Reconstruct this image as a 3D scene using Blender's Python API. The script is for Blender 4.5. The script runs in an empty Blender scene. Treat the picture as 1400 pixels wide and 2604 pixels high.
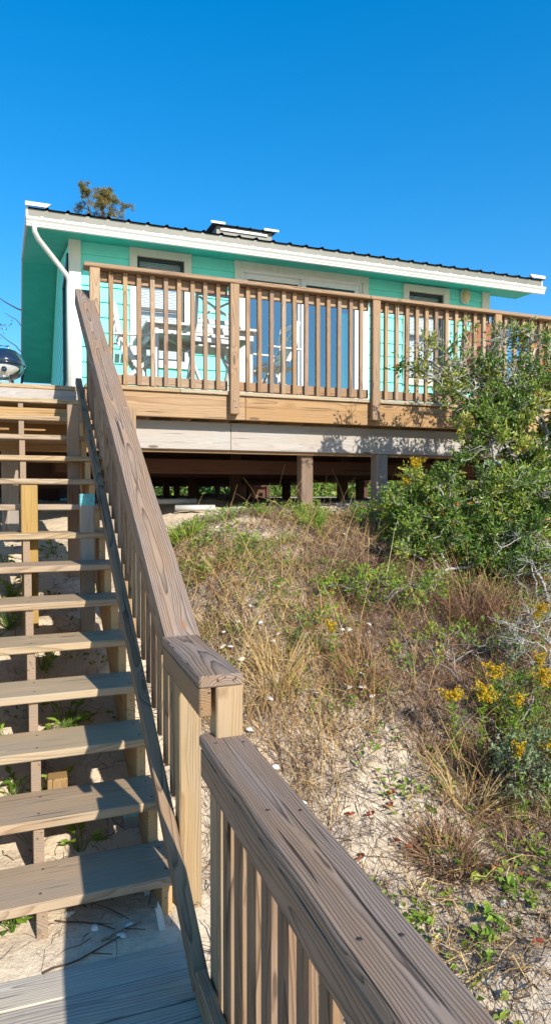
import bpy, math, random
import numpy as np
from mathutils import Vector
random.seed(11); rng = np.random.default_rng(11)
S = bpy.context.scene; COL = S.collection
V = Vector
# ------------------------------------------------------------------ node helpers
class NT:
    def __init__(s, name):
        s.m = bpy.data.materials.new(name); s.m.use_nodes = True
        s.t = s.m.node_tree; s.t.nodes.clear()
        s.out = s.t.nodes.new('ShaderNodeOutputMaterial')
    def n(s, typ, ins=None, **props):
        nd = s.t.nodes.new('ShaderNode' + typ)
        for k, v in props.items(): setattr(nd, k, v)
        for k, v in (ins or {}).items(): s.set(nd.inputs[k], v)
        return nd
    def set(s, sock, v):
        if isinstance(v, bpy.types.NodeSocket): s.t.links.new(v, sock)
        elif isinstance(v, bpy.types.Node): s.t.links.new(v.outputs[0], sock)
        else: sock.default_value = v
    def math(s, op, a, b=0.0, c=None, clamp=False):
        d = {0: a, 1: b}
        if c is not None: d[2] = c
        nd = s.n('Math', d, operation=op); nd.use_clamp = clamp
        return nd.outputs[0]
    def mix(s, f, a, b, mode='MIX'):
        nd = s.n('Mix', data_type='RGBA', blend_type=mode)
        s.set(nd.inputs[0], f); s.set(nd.inputs[6], a); s.set(nd.inputs[7], b)
        return nd.outputs[2]
    def ramp(s, f, pts, interp='LINEAR'):
        nd = s.n('ValToRGB'); cr = nd.color_ramp; cr.interpolation = interp
        while len(cr.elements) < len(pts): cr.elements.new(0.5)
        for e, (p, c) in zip(cr.elements, pts):
            e.position = p; e.color = c if len(c) == 4 else (*c, 1)
        s.set(nd.inputs[0], f); return nd.outputs[0]
    def noise(s, vec, scale, detail=3, rough=.55):
        nd = s.n('TexNoise', {'Scale': scale, 'Detail': detail, 'Roughness': rough})
        if vec is not None: s.set(nd.inputs['Vector'], vec)
        return nd.outputs[0]
    def maprange(s, v, a, b, c=0., d=1.):
        return s.n('MapRange', {0: v, 1: a, 2: b, 3: c, 4: d}).outputs[0]
    def bsdf(s, color, rough=.6, spec=.3, normal=None, metallic=0.):
        b = s.n('BsdfPrincipled', {'Base Color': color, 'Roughness': rough, 'Specular IOR Level': spec, 'Metallic': metallic})
        if normal is not None: s.set(b.inputs['Normal'], normal)
        return b
    def fin(s, sh):
        s.t.links.new(sh.outputs[0] if isinstance(sh, bpy.types.Node) else sh, s.out.inputs[0]); return s.m

def c4(c): return (c[0], c[1], c[2], 1)

def wood(name, light, dark, grey, greyamt=.4, contrast=.8, spacing=.006, rough=.75, tone=(.8, 1.15), knot=1., bump=.5, stain=(.12, .1, .085)):
    """sawn softwood: growth rings round a wandering pith, knots, fibres and weathering, in board coordinates"""
    t = NT(name)
    at = t.n('Attribute', attribute_name='bc'); br = t.n('Attribute', attribute_name='br').outputs[2]
    sp = t.n('SeparateXYZ', {0: at.outputs[1]}); x, y, z = sp.outputs
    lx = t.n('CombineXYZ', {0: t.math('MULTIPLY', x, .8), 1: 3.3, 2: 1.7})
    nw = t.n('TexNoise', {'Vector': lx.outputs[0], 'Scale': 1.0, 'Detail': 2.0})
    sc = t.n('SeparateColor', {0: nw.outputs[1]})
    y2 = t.math('ADD', y, t.math('MULTIPLY', t.math('SUBTRACT', sc.outputs[0], .5), .11))
    z2 = t.math('ADD', z, t.math('MULTIPLY', t.math('SUBTRACT', sc.outputs[1], .5), .09))
    wv = t.n('CombineXYZ', {0: t.math('MULTIPLY', x, 3.), 1: t.math('MULTIPLY', y, 14.), 2: t.math('MULTIPLY', z, 14.)})
    warp = t.math('MULTIPLY', t.math('SUBTRACT', t.noise(wv.outputs[0], 1., 3), .5), .014)
    kv = t.n('CombineXYZ', {0: t.math('MULTIPLY', x, 1.9), 1: t.math('MULTIPLY', y, 7.), 2: t.math('MULTIPLY', z, 7.)})
    vo = t.n('TexVoronoi', {'Vector': kv.outputs[0], 'Scale': 1.0}); kd = vo.outputs[0]
    kr = t.maprange(kd, .05, .34, 1., 0.); kr2 = t.math('MULTIPLY', kr, kr)
    r = t.math('SQRT', t.math('ADD', t.math('MULTIPLY', y2, y2), t.math('MULTIPLY', z2, z2)))
    r = t.math('ADD', t.math('ADD', r, warp), t.math('MULTIPLY', kr2, .03 * knot))
    rn = t.math('DIVIDE', r, spacing)
    rn = t.math('ADD', rn, t.math('MULTIPLY', t.noise(t.n('CombineXYZ', {0: t.math('MULTIPLY', r, 30.)}).outputs[0], 1., 1), 2.5))
    fr = t.math('FRACT', rn)
    ring = t.ramp(fr, [(0, (.0, .0, .0)), (.45, (.12, .12, .12)), (.75, (.55, .55, .55)), (.9, (1, 1, 1)), (1., (.0, .0, .0))])
    fv = t.n('CombineXYZ', {0: t.math('MULTIPLY', x, 6.), 1: t.math('MULTIPLY', y, 330.), 2: t.math('MULTIPLY', z, 330.)})
    fib = t.noise(fv.outputs[0], 1., 3, .6)
    bl = t.noise(t.n('CombineXYZ', {0: t.math('MULTIPLY', x, 2.2), 1: t.math('MULTIPLY', y, 11.), 2: t.math('MULTIPLY', z, 11.)}).outputs[0], 1., 4, .6)
    rm = t.math('MULTIPLY', ring, t.maprange(bl, .3, .65, contrast * .62, contrast))
    col = t.mix(rm, c4(light), c4(dark))
    gm = t.maprange(bl, .35, .66, 0., 1.)
    gcol = t.mix(rm, c4(grey), c4([g * .42 for g in grey]))
    col = t.mix(t.math('MULTIPLY', gm, greyamt, clamp=True), col, gcol)
    col = t.mix(t.math('MULTIPLY', t.maprange(fib, .35, .75), .35), col, c4([d * .8 for d in dark]))
    ck = t.n('CombineXYZ', {0: t.math('MULTIPLY', x, 1.7), 1: t.math('MULTIPLY', y, 75.), 2: t.math('MULTIPLY', z, 75.)})
    cm = t.math('MULTIPLY', t.maprange(t.noise(ck.outputs[0], 1., 2, .5), .66, .70), .8)
    col = t.mix(cm, col, c4([d * .35 for d in dark]))
    # knots
    km = t.math('MULTIPLY', t.maprange(kd, .075, .115, 1., 0.), min(1, knot))
    col = t.mix(t.math('MULTIPLY', km, .85), col, c4([stain[0], stain[1] * .8, stain[2] * .6]))
    tn = t.maprange(br, 0., 1., tone[0], tone[1])
    col = t.mix(1., col, t.n('CombineColor', {0: tn, 1: tn, 2: tn}).outputs[0], 'MULTIPLY')
    hs = t.n('HueSaturation', {'Hue': t.maprange(br, 0, 1, .492, .508), 'Saturation': t.maprange(t.math('FRACT', t.math('MULTIPLY', br, 7.3)), 0, 1, .85, 1.12), 'Value': 1., 'Color': col})
    h = t.math('ADD', t.math('MULTIPLY', t.math('ADD', ring, t.math('MULTIPLY', cm, 2.)), -.6), t.math('MULTIPLY', fib, .8))
    bp = t.n('Bump', {'Strength': bump, 'Distance': .0015, 'Height': h})
    return t.fin(t.bsdf(hs.outputs[0], rough, .25, bp.outputs[0]))

def paint(name, col, rough=.5, var=.08, scale=6., spec=.35, dirt=None, dirtamt=.0):
    t = NT(name); tc = t.n('TexCoord').outputs[3]
    n = t.noise(tc, scale, 5)
    a = t.mix(t.maprange(n, .3, .7), c4([c * (1 - var) for c in col]), c4([min(1, c * (1 + var)) for c in col]))
    if dirt:
        st = t.n('Mapping', {0: tc, 3: (9., 9., .8)})
        dn = t.noise(st, 1.3, 5, .65)
        a = t.mix(t.math('MULTIPLY', t.maprange(dn, .5, .75), dirtamt), a, c4(dirt))
    bp = t.n('Bump', {'Strength': .12, 'Distance': .003, 'Height': t.noise(tc, 60., 3)})
    return t.fin(t.bsdf(a, rough, spec, bp.outputs[0]))

def metal(name, col, rough=.35, metallic=.9):
    t = NT(name); tc = t.n('TexCoord').outputs[3]
    n = t.noise(tc, 14., 4)
    return t.fin(t.bsdf(t.mix(n, c4([c * .85 for c in col]), c4(col)), t.maprange(n, 0, 1, rough * .8, rough * 1.3), .5, None, metallic))

def leafmat(name, pts, rough=.5, trans=.25, spec=.3):
    t = NT(name); a = t.n('Attribute', attribute_name='tint').outputs[2]
    col = t.ramp(a, pts)
    g = t.n('NewGeometry')
    n = t.noise(g.outputs[0], 25., 2)
    col = t.mix(t.maprange(n, .3, .7, 0, .35), col, t.mix(1., col, (.6, .6, .5, 1), 'MULTIPLY'))
    b = t.bsdf(col, rough, spec)
    if trans:
        tr = t.n('BsdfTranslucent', {0: col})
        return t.fin(t.n('MixShader', {0: trans, 1: b.outputs[0], 2: tr.outputs[0]}))
    return t.fin(b)

def glassmat(name, refl, tint, fac, rough=.015):
    t = NT(name)
    tr = t.n('BsdfTransparent', {0: c4(tint)})
    tc = t.n('TexCoord').outputs[3]
    bp = t.n('Bump', {'Strength': .05, 'Distance': .01, 'Height': t.noise(tc, 1.6, 2)})
    gl = t.n('BsdfGlossy', {'Color': c4(refl), 'Roughness': rough, 'Normal': bp.outputs[0]})
    fr = t.n('Fresnel', {'IOR': 1.5})
    return t.fin(t.n('MixShader', {0: t.math('ADD', fr.outputs[0], fac, clamp=True), 1: tr.outputs[0], 2: gl.outputs[0]}))

# ------------------------------------------------------------------ palettes
M = {}
M['cap'] = wood('weathered_cap_wood', (.32, .215, .14), (.024, .016, .013), (.315, .255, .22), .65, 1.1, .0072, .75, (.92, 1.06), .8, .7, (.26, .13, .05))
M['baluster'] = wood('baluster_wood', (.35, .225, .125), (.085, .045, .022), (.28, .22, .165), .45, 1., .0075, .75, (.72, 1.12))
M['deckrail'] = wood('deck_rail_wood', (.385, .245, .135), (.17, .088, .042), (.34, .26, .19), .4, .85, .0075, .7, (.74, 1.12))
M['tan'] = wood('treated_rim_wood', (.42, .265, .115), (.22, .11, .04), (.4, .29, .165), .4, .9, .012, .65, (.92, 1.06))
M['silver'] = wood('silvered_beam_wood', (.42, .36, .3), (.22, .175, .14), (.44, .42, .4), .8, .5, .009, .75, (.9, 1.08))
M['tread'] = wood('tread_wood', (.46, .335, .2), (.22, .13, .06), (.38, .315, .225), .65, .85, .009, .75, (.88, 1.06))
M['landing'] = wood('landing_wood', (.56, .465, .35), (.17, .125, .095), (.48, .43, .37), .7, .95, .008, .75, (.88, 1.1))
M['stringer'] = wood('stringer_wood', (.5, .245, .065), (.3, .125, .03), (.42, .28, .14), .25, .6, .008, .65, (.92, 1.08), .5)
M['post'] = wood('tan_post_wood', (.36, .245, .14), (.19, .11, .05), (.3, .25, .19), .5, .8, .008, .7, (.9, 1.1), .5)  # tan post wood in its own colour
M['newpost'] = wood('new_treated_post_wood', (.36, .23, .085), (.22, .12, .04), (.4, .29, .14), .2, .75, .008, .7, (.95, 1.08), .3)
M['greypost'] = wood('grey_piling_wood', (.34, .28, .215), (.17, .125, .09), (.3, .28, .26), .7, .6, .008, .8, (.9, 1.1), .5)
M['brownpost'] = wood('brown_piling_wood', (.2, .125, .08), (.1, .055, .035), (.19, .14, .11), .5, .7, .008, .8, (.9, 1.1), .6)
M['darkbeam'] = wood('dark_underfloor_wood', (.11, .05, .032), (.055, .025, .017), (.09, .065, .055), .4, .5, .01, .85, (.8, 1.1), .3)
M['blue_green'] = paint('blue_green_post_end', (.12, .36, .36), .7, .3, 30.)  # blue-green over the top ends of two stair posts
M['teal'] = paint('turquoise_siding_paint', (.19, .76, .655), .6, .07, 2.5, .25, (.3, .6, .5), .2)
M['soffit'] = paint('shade_darkened_soffit_paint', (.04, .42, .35), .6, .12, 2.)  # siding turquoise made darker: eave shade put into the colour
M['cream'] = paint('cream_trim_paint', (.68, .66, .56), .5, .05, 4., .3, (.45, .42, .34), .3)
M['white'] = paint('white_enamel', (.62, .62, .59), .4, .03, 5.)
M['gutter'] = paint('white_gutter_enamel', (.58, .58, .545), .35, .03, 4., .4, (.5, .48, .4), .25)
M['olive'] = paint('olive_grey_roof_edge', (.17, .168, .135), .5, .1, 6.)
M['roof'] = metal('dark_ribbed_roof_metal', (.12, .12, .13), .4, .6)
M['darkframe'] = paint('dark_window_frame', (.03, .035, .035), .4)
M['vinyl'] = paint('white_vinyl_door_frame', (.72, .73, .73), .35, .02)
M['blind'] = paint('white_blind_slats', (.8, .81, .8), .5, .03)
M['curtain'] = paint('aqua_curtain_cloth', (.22, .5, .45), .8, .08)
M['sheer'] = paint('white_sheer_cloth', (.9, .9, .88), .8, .03)
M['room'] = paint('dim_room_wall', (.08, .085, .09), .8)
M['glass'] = glassmat('blue_reflecting_glass', (.35, .62, .72), (.4, .6, .68), .32)
M['wglass'] = glassmat('window_glass', (.8, .9, 1.), (.85, .9, .92), .05)
M['amber'] = paint('amber_lamp_glass', (.62, .47, .25), .3, .08, 20.)
M['navy'] = metal('glossy_navy_enamel', (.012, .022, .04), .12, .0)
M['navy'].node_tree.nodes['Principled BSDF'].inputs['Coat Weight'].default_value = 1.
M['deckrefl'] = metal('painted_deck_reflection', (.7, .7, .66), .28, .35)  # pale tone standing for the deck mirrored in the grill bowl
M['screw'] = paint('rusty_screw', (.05, .035, .03), .6, .3, 60.)
M['chrome'] = metal('bright_metal', (.8, .8, .8), .2, 1.)
M['rubber'] = paint('black_rubber', (.02, .02, .02), .8)
M['terracotta'] = paint('terracotta_plastic', (.42, .17, .1), .55, .08, 8.)
M['pvc'] = paint('dull_white_pipe', (.42, .43, .4), .5, .1, 20.)
M['shell'] = paint('bleached_shell', (.66, .63, .56), .5, .15, 60.)
M['greyshell'] = paint('grey_oyster_shell', (.5, .5, .48), .6, .2, 60.)

def sandmat():
    t = NT('dune_sand'); g = t.n('NewGeometry').outputs[0]
    a = t.noise(g, 2.2, 5, .6); b = t.noise(g, 40., 4, .65); c = t.noise(g, 350., 2, .6); d = t.noise(g, 9., 6, .7)
    col = t.mix(t.maprange(a, .3, .7), (.62, .48, .33, 1), (.74, .62, .46, 1))
    col = t.mix(t.math('MULTIPLY', t.maprange(b, .45, .7), .35), col, (.45, .34, .23, 1))
    col = t.mix(t.math('MULTIPLY', t.maprange(d, .55, .72), .4), col, (.33, .24, .17, 1))
    col = t.mix(t.math('MULTIPLY', t.maprange(c, .5, .75), .25), col, (.85, .78, .66, 1))
    # organic litter in the soil of the planted bank
    ty = t.n('Attribute', attribute_name='tint').outputs[2]
    li = t.math('MULTIPLY', ty, t.maprange(t.noise(g, 16., 6, .7), .3, .62))
    col = t.mix(li, col, (.14, .09, .06, 1))
    h = t.math('ADD', t.math('MULTIPLY', b, .7), t.math('ADD', t.math('MULTIPLY', c, .25), d))
    bp = t.n('Bump', {'Strength': .9, 'Distance': .018, 'Height': h})
    return t.fin(t.bsdf(col, .9, .1, bp.outputs[0]))
M['sand'] = sandmat()

# ------------------------------------------------------------------ objects
def link(o, parent=None):
    COL.objects.link(o)
    if parent is not None:
        o.parent = parent
        if parent.type == 'EMPTY' and parent.get('label') and not parent.name in LOCAL:
            o.location = -parent.location
    return o
LOCAL = set()
def tag(o, label=None, cat=None, group=None, kind=None):
    if label: o['label'] = label
    if cat: o['category'] = cat
    if group: o['group'] = group
    if kind: o['kind'] = kind
    return o
def thing(name, label, cat, loc=(0, 0, 0), rz=0., group=None, local=False):
    o = bpy.data.objects.new(name, None); o.empty_display_size = .1
    COL.objects.link(o); o.location = loc; o.rotation_euler = (0, 0, rz)
    if local: LOCAL.add(o.name)
    return tag(o, label, cat, group)
def copy_tree(o, parent=None):
    c = o.copy(); COL.objects.link(c)
    if parent is not None: c.parent = parent
    for ch in list(o.children): copy_tree(ch, c)
    return c

class MB:
    def __init__(s): s.v = []; s.f = []; s.bc = []; s.br = []; s.sm = []
    def add(s, vs, fs, bc=None, br=.5, smooth=False):
        o = len(s.v); s.v += [tuple(v) for v in vs]; s.f += [tuple(i + o for i in f) for f in fs]
        s.bc += [tuple(b) for b in (bc if bc is not None else vs)]; s.br += [br] * len(vs); s.sm += [smooth] * len(fs)
    def board(s, ctr, L, W, l, w, t, c=.003, br=None, pith=None):
        """a sawn board: centre, length axis, width axis, length, width, thickness, eased edges"""
        ctr = V(ctr); L = V(L).normalized(); W = V(W); W = (W - L * W.dot(L)).normalized(); T = L.cross(W)
        a, b, d = l / 2, w / 2, t / 2; c = min(c, b * .4, d * .4)
        vs = []; idx = {}
        for sx in (-1, 1):
            for sy in (-1, 1):
                for sz in (-1, 1):
                    for k in range(3):
                        p = [sx * (a - c * (k != 0)), sy * (b - c * (k != 1)), sz * (d - c * (k != 2))]
                        idx[sx, sy, sz, k] = len(vs); vs.append(p)
        fs = []
        def q(ids, out):
            p = [V(vs[i]) for i in ids]; n = (p[1] - p[0]).cross(p[2] - p[0])
            fs.append(tuple(ids) if n.dot(V(out)) > 0 else tuple(reversed(ids)))
        for k in range(3):
            for sg in (-1, 1):
                o2 = [i for i in range(3) if i != k]; ids = []
                for u, w_ in ((-1, -1), (1, -1), (1, 1), (-1, 1)):
                    sgn = [0, 0, 0]; sgn[k] = sg; sgn[o2[0]] = u; sgn[o2[1]] = w_; ids.append(idx[(*sgn, k)])
                n = [0, 0, 0]; n[k] = sg; q(ids, n)
        for k in range(3):
            o2 = [i for i in range(3) if i != k]
            for u in (-1, 1):
                for w_ in (-1, 1):
                    ids = []
                    for e, kk in ((-1, o2[0]), (1, o2[0]), (1, o2[1]), (-1, o2[1])):
                        sgn = [0, 0, 0]; sgn[k] = e; sgn[o2[0]] = u; sgn[o2[1]] = w_; ids.append(idx[(*sgn, kk)])
                    n = [0, 0, 0]; n[o2[0]] = u; n[o2[1]] = w_; q(ids, n)
        for sx in (-1, 1):
            for sy in (-1, 1):
                for sz in (-1, 1): q([idx[sx, sy, sz, k] for k in range(3)], (sx, sy, sz))
        if pith is None: pith = (random.uniform(-.35, .35) * w, random.choice((-1, 1)) * random.uniform(.01, .06))
        x0 = random.uniform(0, 40)
        s.add([ctr + L * p[0] + W * p[1] + T * p[2] for p in vs], fs,
              [(p[0] + x0, p[1] - pith[0] + 0., p[2] - pith[1]) for p in vs], random.random() if br is None else br)
    def box(s, x0, x1, y0, y1, z0, z1, c=.003, br=None):
        d = (x1 - x0, y1 - y0, z1 - z0); k = max(range(3), key=lambda i: d[i])
        ax = [V((1, 0, 0)), V((0, 1, 0)), V((0, 0, 1))]; o2 = [i for i in range(3) if i != k]
        if d[o2[0]] < d[o2[1]]: o2.reverse()
        s.board(((x0 + x1) / 2, (y0 + y1) / 2, (z0 + z1) / 2), ax[k], ax[o2[0]], d[k], d[o2[0]], d[o2[1]], c, br)
    def prism(s, poly, o, A, B, N, th, br=None, pith=None, la='A'):
        """outline in the A-B plane, given thickness along N"""
        o, A, B, N = V(o), V(A), V(B), V(N); n = len(poly)
        vs = [o + A * a + B * b for a, b in poly] + [o + A * a + B * b + N * th for a, b in poly]
        fs = [tuple(range(n)), tuple(range(2 * n - 1, n - 1, -1))] + [(i, i + n, (i + 1) % n + n, (i + 1) % n) for i in range(n)]
        if pith is None: pith = (random.uniform(-.03, .03), random.choice((-1, 1)) * random.uniform(.01, .05))
        x0 = random.uniform(0, 40)
        bc = [(a + x0, b - pith[0], (0 if i == 0 else th) - pith[1]) for i in (0, 1) for a, b in poly]
        ar = sum(poly[i][0] * poly[(i + 1) % n][1] - poly[(i + 1) % n][0] * poly[i][1] for i in range(n))
        if (ar > 0) == (A.cross(B).dot(N) > 0): fs = [tuple(reversed(f)) for f in fs]
        s.add(vs, fs, bc, random.random() if br is None else br)
    def tube(s, pts, rad, n=8, caps=True, br=.5, flat=None):
        pts = [V(p) for p in pts]; rad = rad if hasattr(rad, '__len__') else [rad] * len(pts)
        vs = []; fs = []; ref = V((0, 0, 1)) if abs((pts[1] - pts[0]).normalized().z) < .9 else V((1, 0, 0))
        for i, p in enumerate(pts):
            d = (pts[min(i + 1, len(pts) - 1)] - pts[max(i - 1, 0)]).normalized()
            u = d.cross(ref).normalized(); w = u.cross(d)
            for k in range(n):
                a = 2 * math.pi * k / n
                fl = flat or (1, 1)
                vs.append(p + (u * math.cos(a) * fl[0] + w * math.sin(a) * fl[1]) * rad[i])
        for i in range(len(pts) - 1):
            for k in range(n):
                a, b = i * n + k, i * n + (k + 1) % n; fs.append((a, b, b + n, a + n))
        if caps: fs += [tuple(range(n - 1, -1, -1)), tuple(range(len(vs) - n, len(vs)))]
        s.add(vs, fs, None, br, True)
    def lathe(s, prof, ctr=(0, 0, 0), n=32, br=.5):
        vs = []; fs = []
        for r, z in prof:
            for k in range(n):
                a = 2 * math.pi * k / n; vs.append((ctr[0] + r * math.cos(a), ctr[1] + r * math.sin(a), ctr[2] + z))
        for i in range(len(prof) - 1):
            for k in range(n):
                a, b = i * n + k, i * n + (k + 1) % n; fs.append((a, b, b + n, a + n))
        s.add(vs, fs, None, br, True)
    def sweep(s, prof, o, A, B, L, length, br=.5):
        """open profile (a,b) swept along L"""
        o, A, B, L = V(o), V(A), V(B), V(L); n = len(prof)
        vs = [o + A * a + B * b for a, b in prof] + [o + A * a + B * b + L * length for a, b in prof]
        fs = [(i, i + 1, i + 1 + n, i + n) for i in range(n - 1)]
        s.add(vs, fs, None, br)
    def quad(s, a, b, c, d, br=.5): s.add([a, b, c, d], [(0, 1, 2, 3)], None, br)
    def build(s, name, mat, parent=None):
        me = bpy.data.meshes.new(name); me.from_pydata(s.v, [], s.f)
        a = me.attributes.new('bc', 'FLOAT_VECTOR', 'POINT'); a.data.foreach_set('vector', np.array(s.bc, 'f').ravel())
        a = me.attributes.new('br', 'FLOAT', 'POINT'); a.data.foreach_set('value', np.array(s.br, 'f'))
        me.polygons.foreach_set('use_smooth', np.array(s.sm, bool)); me.materials.append(mat); me.update()
        return link(bpy.data.objects.new(name, me), parent)

class FM:
    """fast mesh for foliage: numpy arrays of vertices, quads/tris and a tint per vertex"""
    def __init__(s): s.V = []; s.F = []; s.T = []; s.n = 0; s.smooth = False
    def add(s, v, f, t):
        v = np.asarray(v, float).reshape(-1, 3); s.V.append(v); s.F.append(np.asarray(f) + s.n); s.T.append(np.asarray(t, float).ravel()); s.n += len(v)
    def leaves(s, P, D, length, width, tint, fold=.25, up=None):
        """diamond leaves at P pointing along D"""
        P = np.asarray(P, float); N = len(P)
        if N == 0: return
        D = D / (np.linalg.norm(D, axis=1, keepdims=True) + 1e-9)
        R = rng.normal(size=(N, 3)) if up is None else np.tile(np.array(up, float), (N, 1)) + rng.normal(size=(N, 3)) * .45
        W = np.cross(D, R); W /= (np.linalg.norm(W, axis=1, keepdims=True) + 1e-9); U = np.cross(W, D)
        l = (np.asarray(length) * np.ones(N))[:, None]; w = (np.asarray(width) * np.ones(N))[:, None]
        a = P; m = P + D * l * .5
        v = np.stack([a, m + W * w / 2 + U * w * fold, P + D * l - U * l * .12, m - W * w / 2 + U * w * fold], 1)
        i = np.arange(N)[:, None] * 4
        f = np.concatenate([i + np.array([[0, 1, 2]]), i + np.array([[0, 2, 3]])], 0)
        s.add(v, f, np.repeat(tint * np.ones(N), 4))
    def ribbons(s, P, width, tint, side=None):
        """P: (N,K,3) polylines, tapering ribbons"""
        P = np.asarray(P, float); N, K, _ = P.shape
        d = P[:, -1] - P[:, 0]
        if side is None:
            side = np.cross(d, rng.normal(size=(N, 3)))
        side = side / (np.linalg.norm(side, axis=1, keepdims=True) + 1e-9)
        w = (np.asarray(width) * np.ones(N))[:, None, None] * np.linspace(1, .25, K)[None, :, None]
        v = np.stack([P - side[:, None] * w / 2, P + side[:, None] * w / 2], 2).reshape(N, 2 * K, 3)
        i = np.arange(N)[:, None, None] * 2 * K + np.arange(K - 1)[None, :, None] * 2 + np.array([0, 1, 3, 2])[None, None, :]
        q = i.reshape(-1, 4)
        f = np.concatenate([q[:, [0, 1, 2]], q[:, [0, 2, 3]]], 0)
        s.add(v, f, np.repeat(tint * np.ones(N), 2 * K))
    def tube(s, pts, r0, r1, tint, n=5):
        pts = np.asarray(pts, float); K = len(pts)
        d = np.gradient(pts, axis=0); d /= np.linalg.norm(d, axis=1, keepdims=True) + 1e-9
        ref = np.array([.3, .2, 1.]) if abs(d[0][2]) < .85 else np.array([1., .2, 0])
        u = np.cross(d, ref); u /= np.linalg.norm(u, axis=1, keepdims=True) + 1e-9; w = np.cross(u, d)
        a = np.arange(n) * 2 * np.pi / n; r = np.linspace(r0, r1, K)[:, None, None]
        v = pts[:, None] + r * (u[:, None] * np.cos(a)[None, :, None] + w[:, None] * np.sin(a)[None, :, None])
        k = np.arange(K - 1)[:, None] * n; j = np.arange(n)[None]; j2 = (j + 1) % n
        q = np.stack([k + j, k + j2, k + n + j2, k + n + j], -1).reshape(-1, 4)
        s.add(v.reshape(-1, 3), np.concatenate([q[:, [0, 1, 2]], q[:, [0, 2, 3]]], 0), np.full(K * n, tint))
    def build(s, name, mat, parent=None, smooth=False):
        Vv = np.concatenate(s.V).astype('f'); Ff = np.concatenate(s.F).astype('i'); T = np.concatenate(s.T).astype('f')
        me = bpy.data.meshes.new(name); me.vertices.add(len(Vv)); me.vertices.foreach_set('co', Vv.ravel())
        nf = len(Ff); me.loops.add(nf * 3); me.loops.foreach_set('vertex_index', Ff.ravel())
        me.polygons.add(nf); me.polygons.foreach_set('loop_start', np.arange(nf, dtype='i') * 3)
        me.polygons.foreach_set('loop_total', np.full(nf, 3, 'i'))
        me.polygons.foreach_set('use_smooth', np.full(nf, smooth))
        a = me.attributes.new('tint', 'FLOAT', 'POINT'); a.data.foreach_set('value', T)
        me.update(calc_edges=True); me.materials.append(mat)
        return link(bpy.data.objects.new(name, me), parent)

# ------------------------------------------------------------------ ground
_grid = np.random.default_rng(5).random((256, 256))
def n2(x, y, sc, off=0):
    x = np.asarray(x, float) * sc + 17.3 + off * 31.7; y = np.asarray(y, float) * sc + 41.1 + off * 13.9
    i = np.floor(x).astype(int); j = np.floor(y).astype(int); u = x - i; v = y - j
    u = u * u * (3 - 2 * u); v = v * v * (3 - 2 * v); g = lambda a, b: _grid[a % 256, b % 256]
    return (g(i, j) * (1 - u) + g(i + 1, j) * u) * (1 - v) + (g(i, j + 1) * (1 - u) + g(i + 1, j + 1) * u) * v
PR = [(-600, -12), (-30, -2.0), (-6, -1.0), (0, -.32), (1.6, -.12), (2.4, .0), (3.0, .26), (4.0, .92), (4.6, 1.27), (5.1, 1.45), (5.6, 1.52), (6.3, 1.55), (9, 1.58), (40, 1.6), (600, 1.6)]
PL = [(-600, -12), (-30, -2.0), (-6, -1.0), (0, -.32), (1.6, -.12), (2.22, -.045), (2.42, .012), (2.8, .05), (3.5, .38), (4.36, .77), (5.3, 1.04), (6.2, 1.25), (8, 1.5), (9, 1.58), (40, 1.6), (600, 1.6)]
def prof(y, P): return np.interp(y, [p[0] for p in P], [p[1] for p in P])
def gz(x, y):
    x = np.asarray(x, float); y = np.asarray(y, float)
    w = np.clip((x - .35) / np.interp(y, [4.6, 6.6], [.9, 2.1]), 0, 1); w = w * w * (3 - 2 * w)
    z = prof(y, PL) * (1 - w) + prof(y, PR) * w
    fade = np.clip((y - 2.3) / .6, 0.12, 1) + np.clip((x - .62) / .3, 0, .9)
    fade = np.clip(fade, 0, 1)
    return z + fade * ((n2(x, y, 2.2) - .5) * .09 + (n2(x, y, 7, 1) - .5) * .035 + (n2(x, y, 19, 2) - .5) * .014 + (n2(x, y, 45, 3) - .5) * .006)
def axis(a, b, step, lo, hi, g=1.22):
    c = list(np.arange(a, b, step)); s = step; p = a
    L = []
    while p > lo: s *= g; p -= s; L.append(max(p, lo))
    R = []; s = step; p = c[-1]
    while p < hi: s *= g; p += s; R.append(min(p, hi))
    return np.array(L[::-1] + c + R)
def veg(x, y):
    """how planted the bank is: 0 bare sand .. 1 thick"""
    v = np.interp(y, [1.5, 2.2, 2.7, 3.0, 3.4, 4.3, 4.65, 5.0, 5.3], [.08, .16, .36, .6, .9, .95, .6, .45, .3])
    v = v + np.clip((x - 1.75 - .25 * (n2(x, y, 2.5, 6) - .5)) / .7, -.08, .5) * np.clip((y - 1.9) / .6, 0, 1)
    v = v + (n2(x, y, 3.2, 4) - .5) * .75 + (n2(x, y, 8., 14) - .5) * .35
    v = v * np.clip((x - .62) / .25, 0, 1)
    return np.clip(v, 0, 1)
xs = axis(-1.1, 4.6, .028, -600, 600); ys = axis(1.2, 6.9, .028, -300, 700)
X, Y = np.meshgrid(xs, ys); Z = gz(X, Y)
nx, ny = len(xs), len(ys)
fm = FM(); i = (np.arange(ny - 1)[:, None] * nx + np.arange(nx - 1)[None]).ravel()
F = np.concatenate([np.stack([i, i + 1, i + nx + 1], 1), np.stack([i, i + nx + 1, i + nx], 1)])
tv = np.where((Y > 1) & (Y < 5.4) & (X > .5), veg(X, Y), np.where(Y > 14, .8, .1 + .25 * n2(X, Y, 3, 8)))
fm.add(np.stack([X, Y, Z], -1).reshape(-1, 3), F, tv.ravel() * .6)
tag(fm.build('ground', M['sand'], smooth=True), 'pale dune sand rising under the stairs to the house', 'ground', kind='structure')

exec_parts = []
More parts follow.
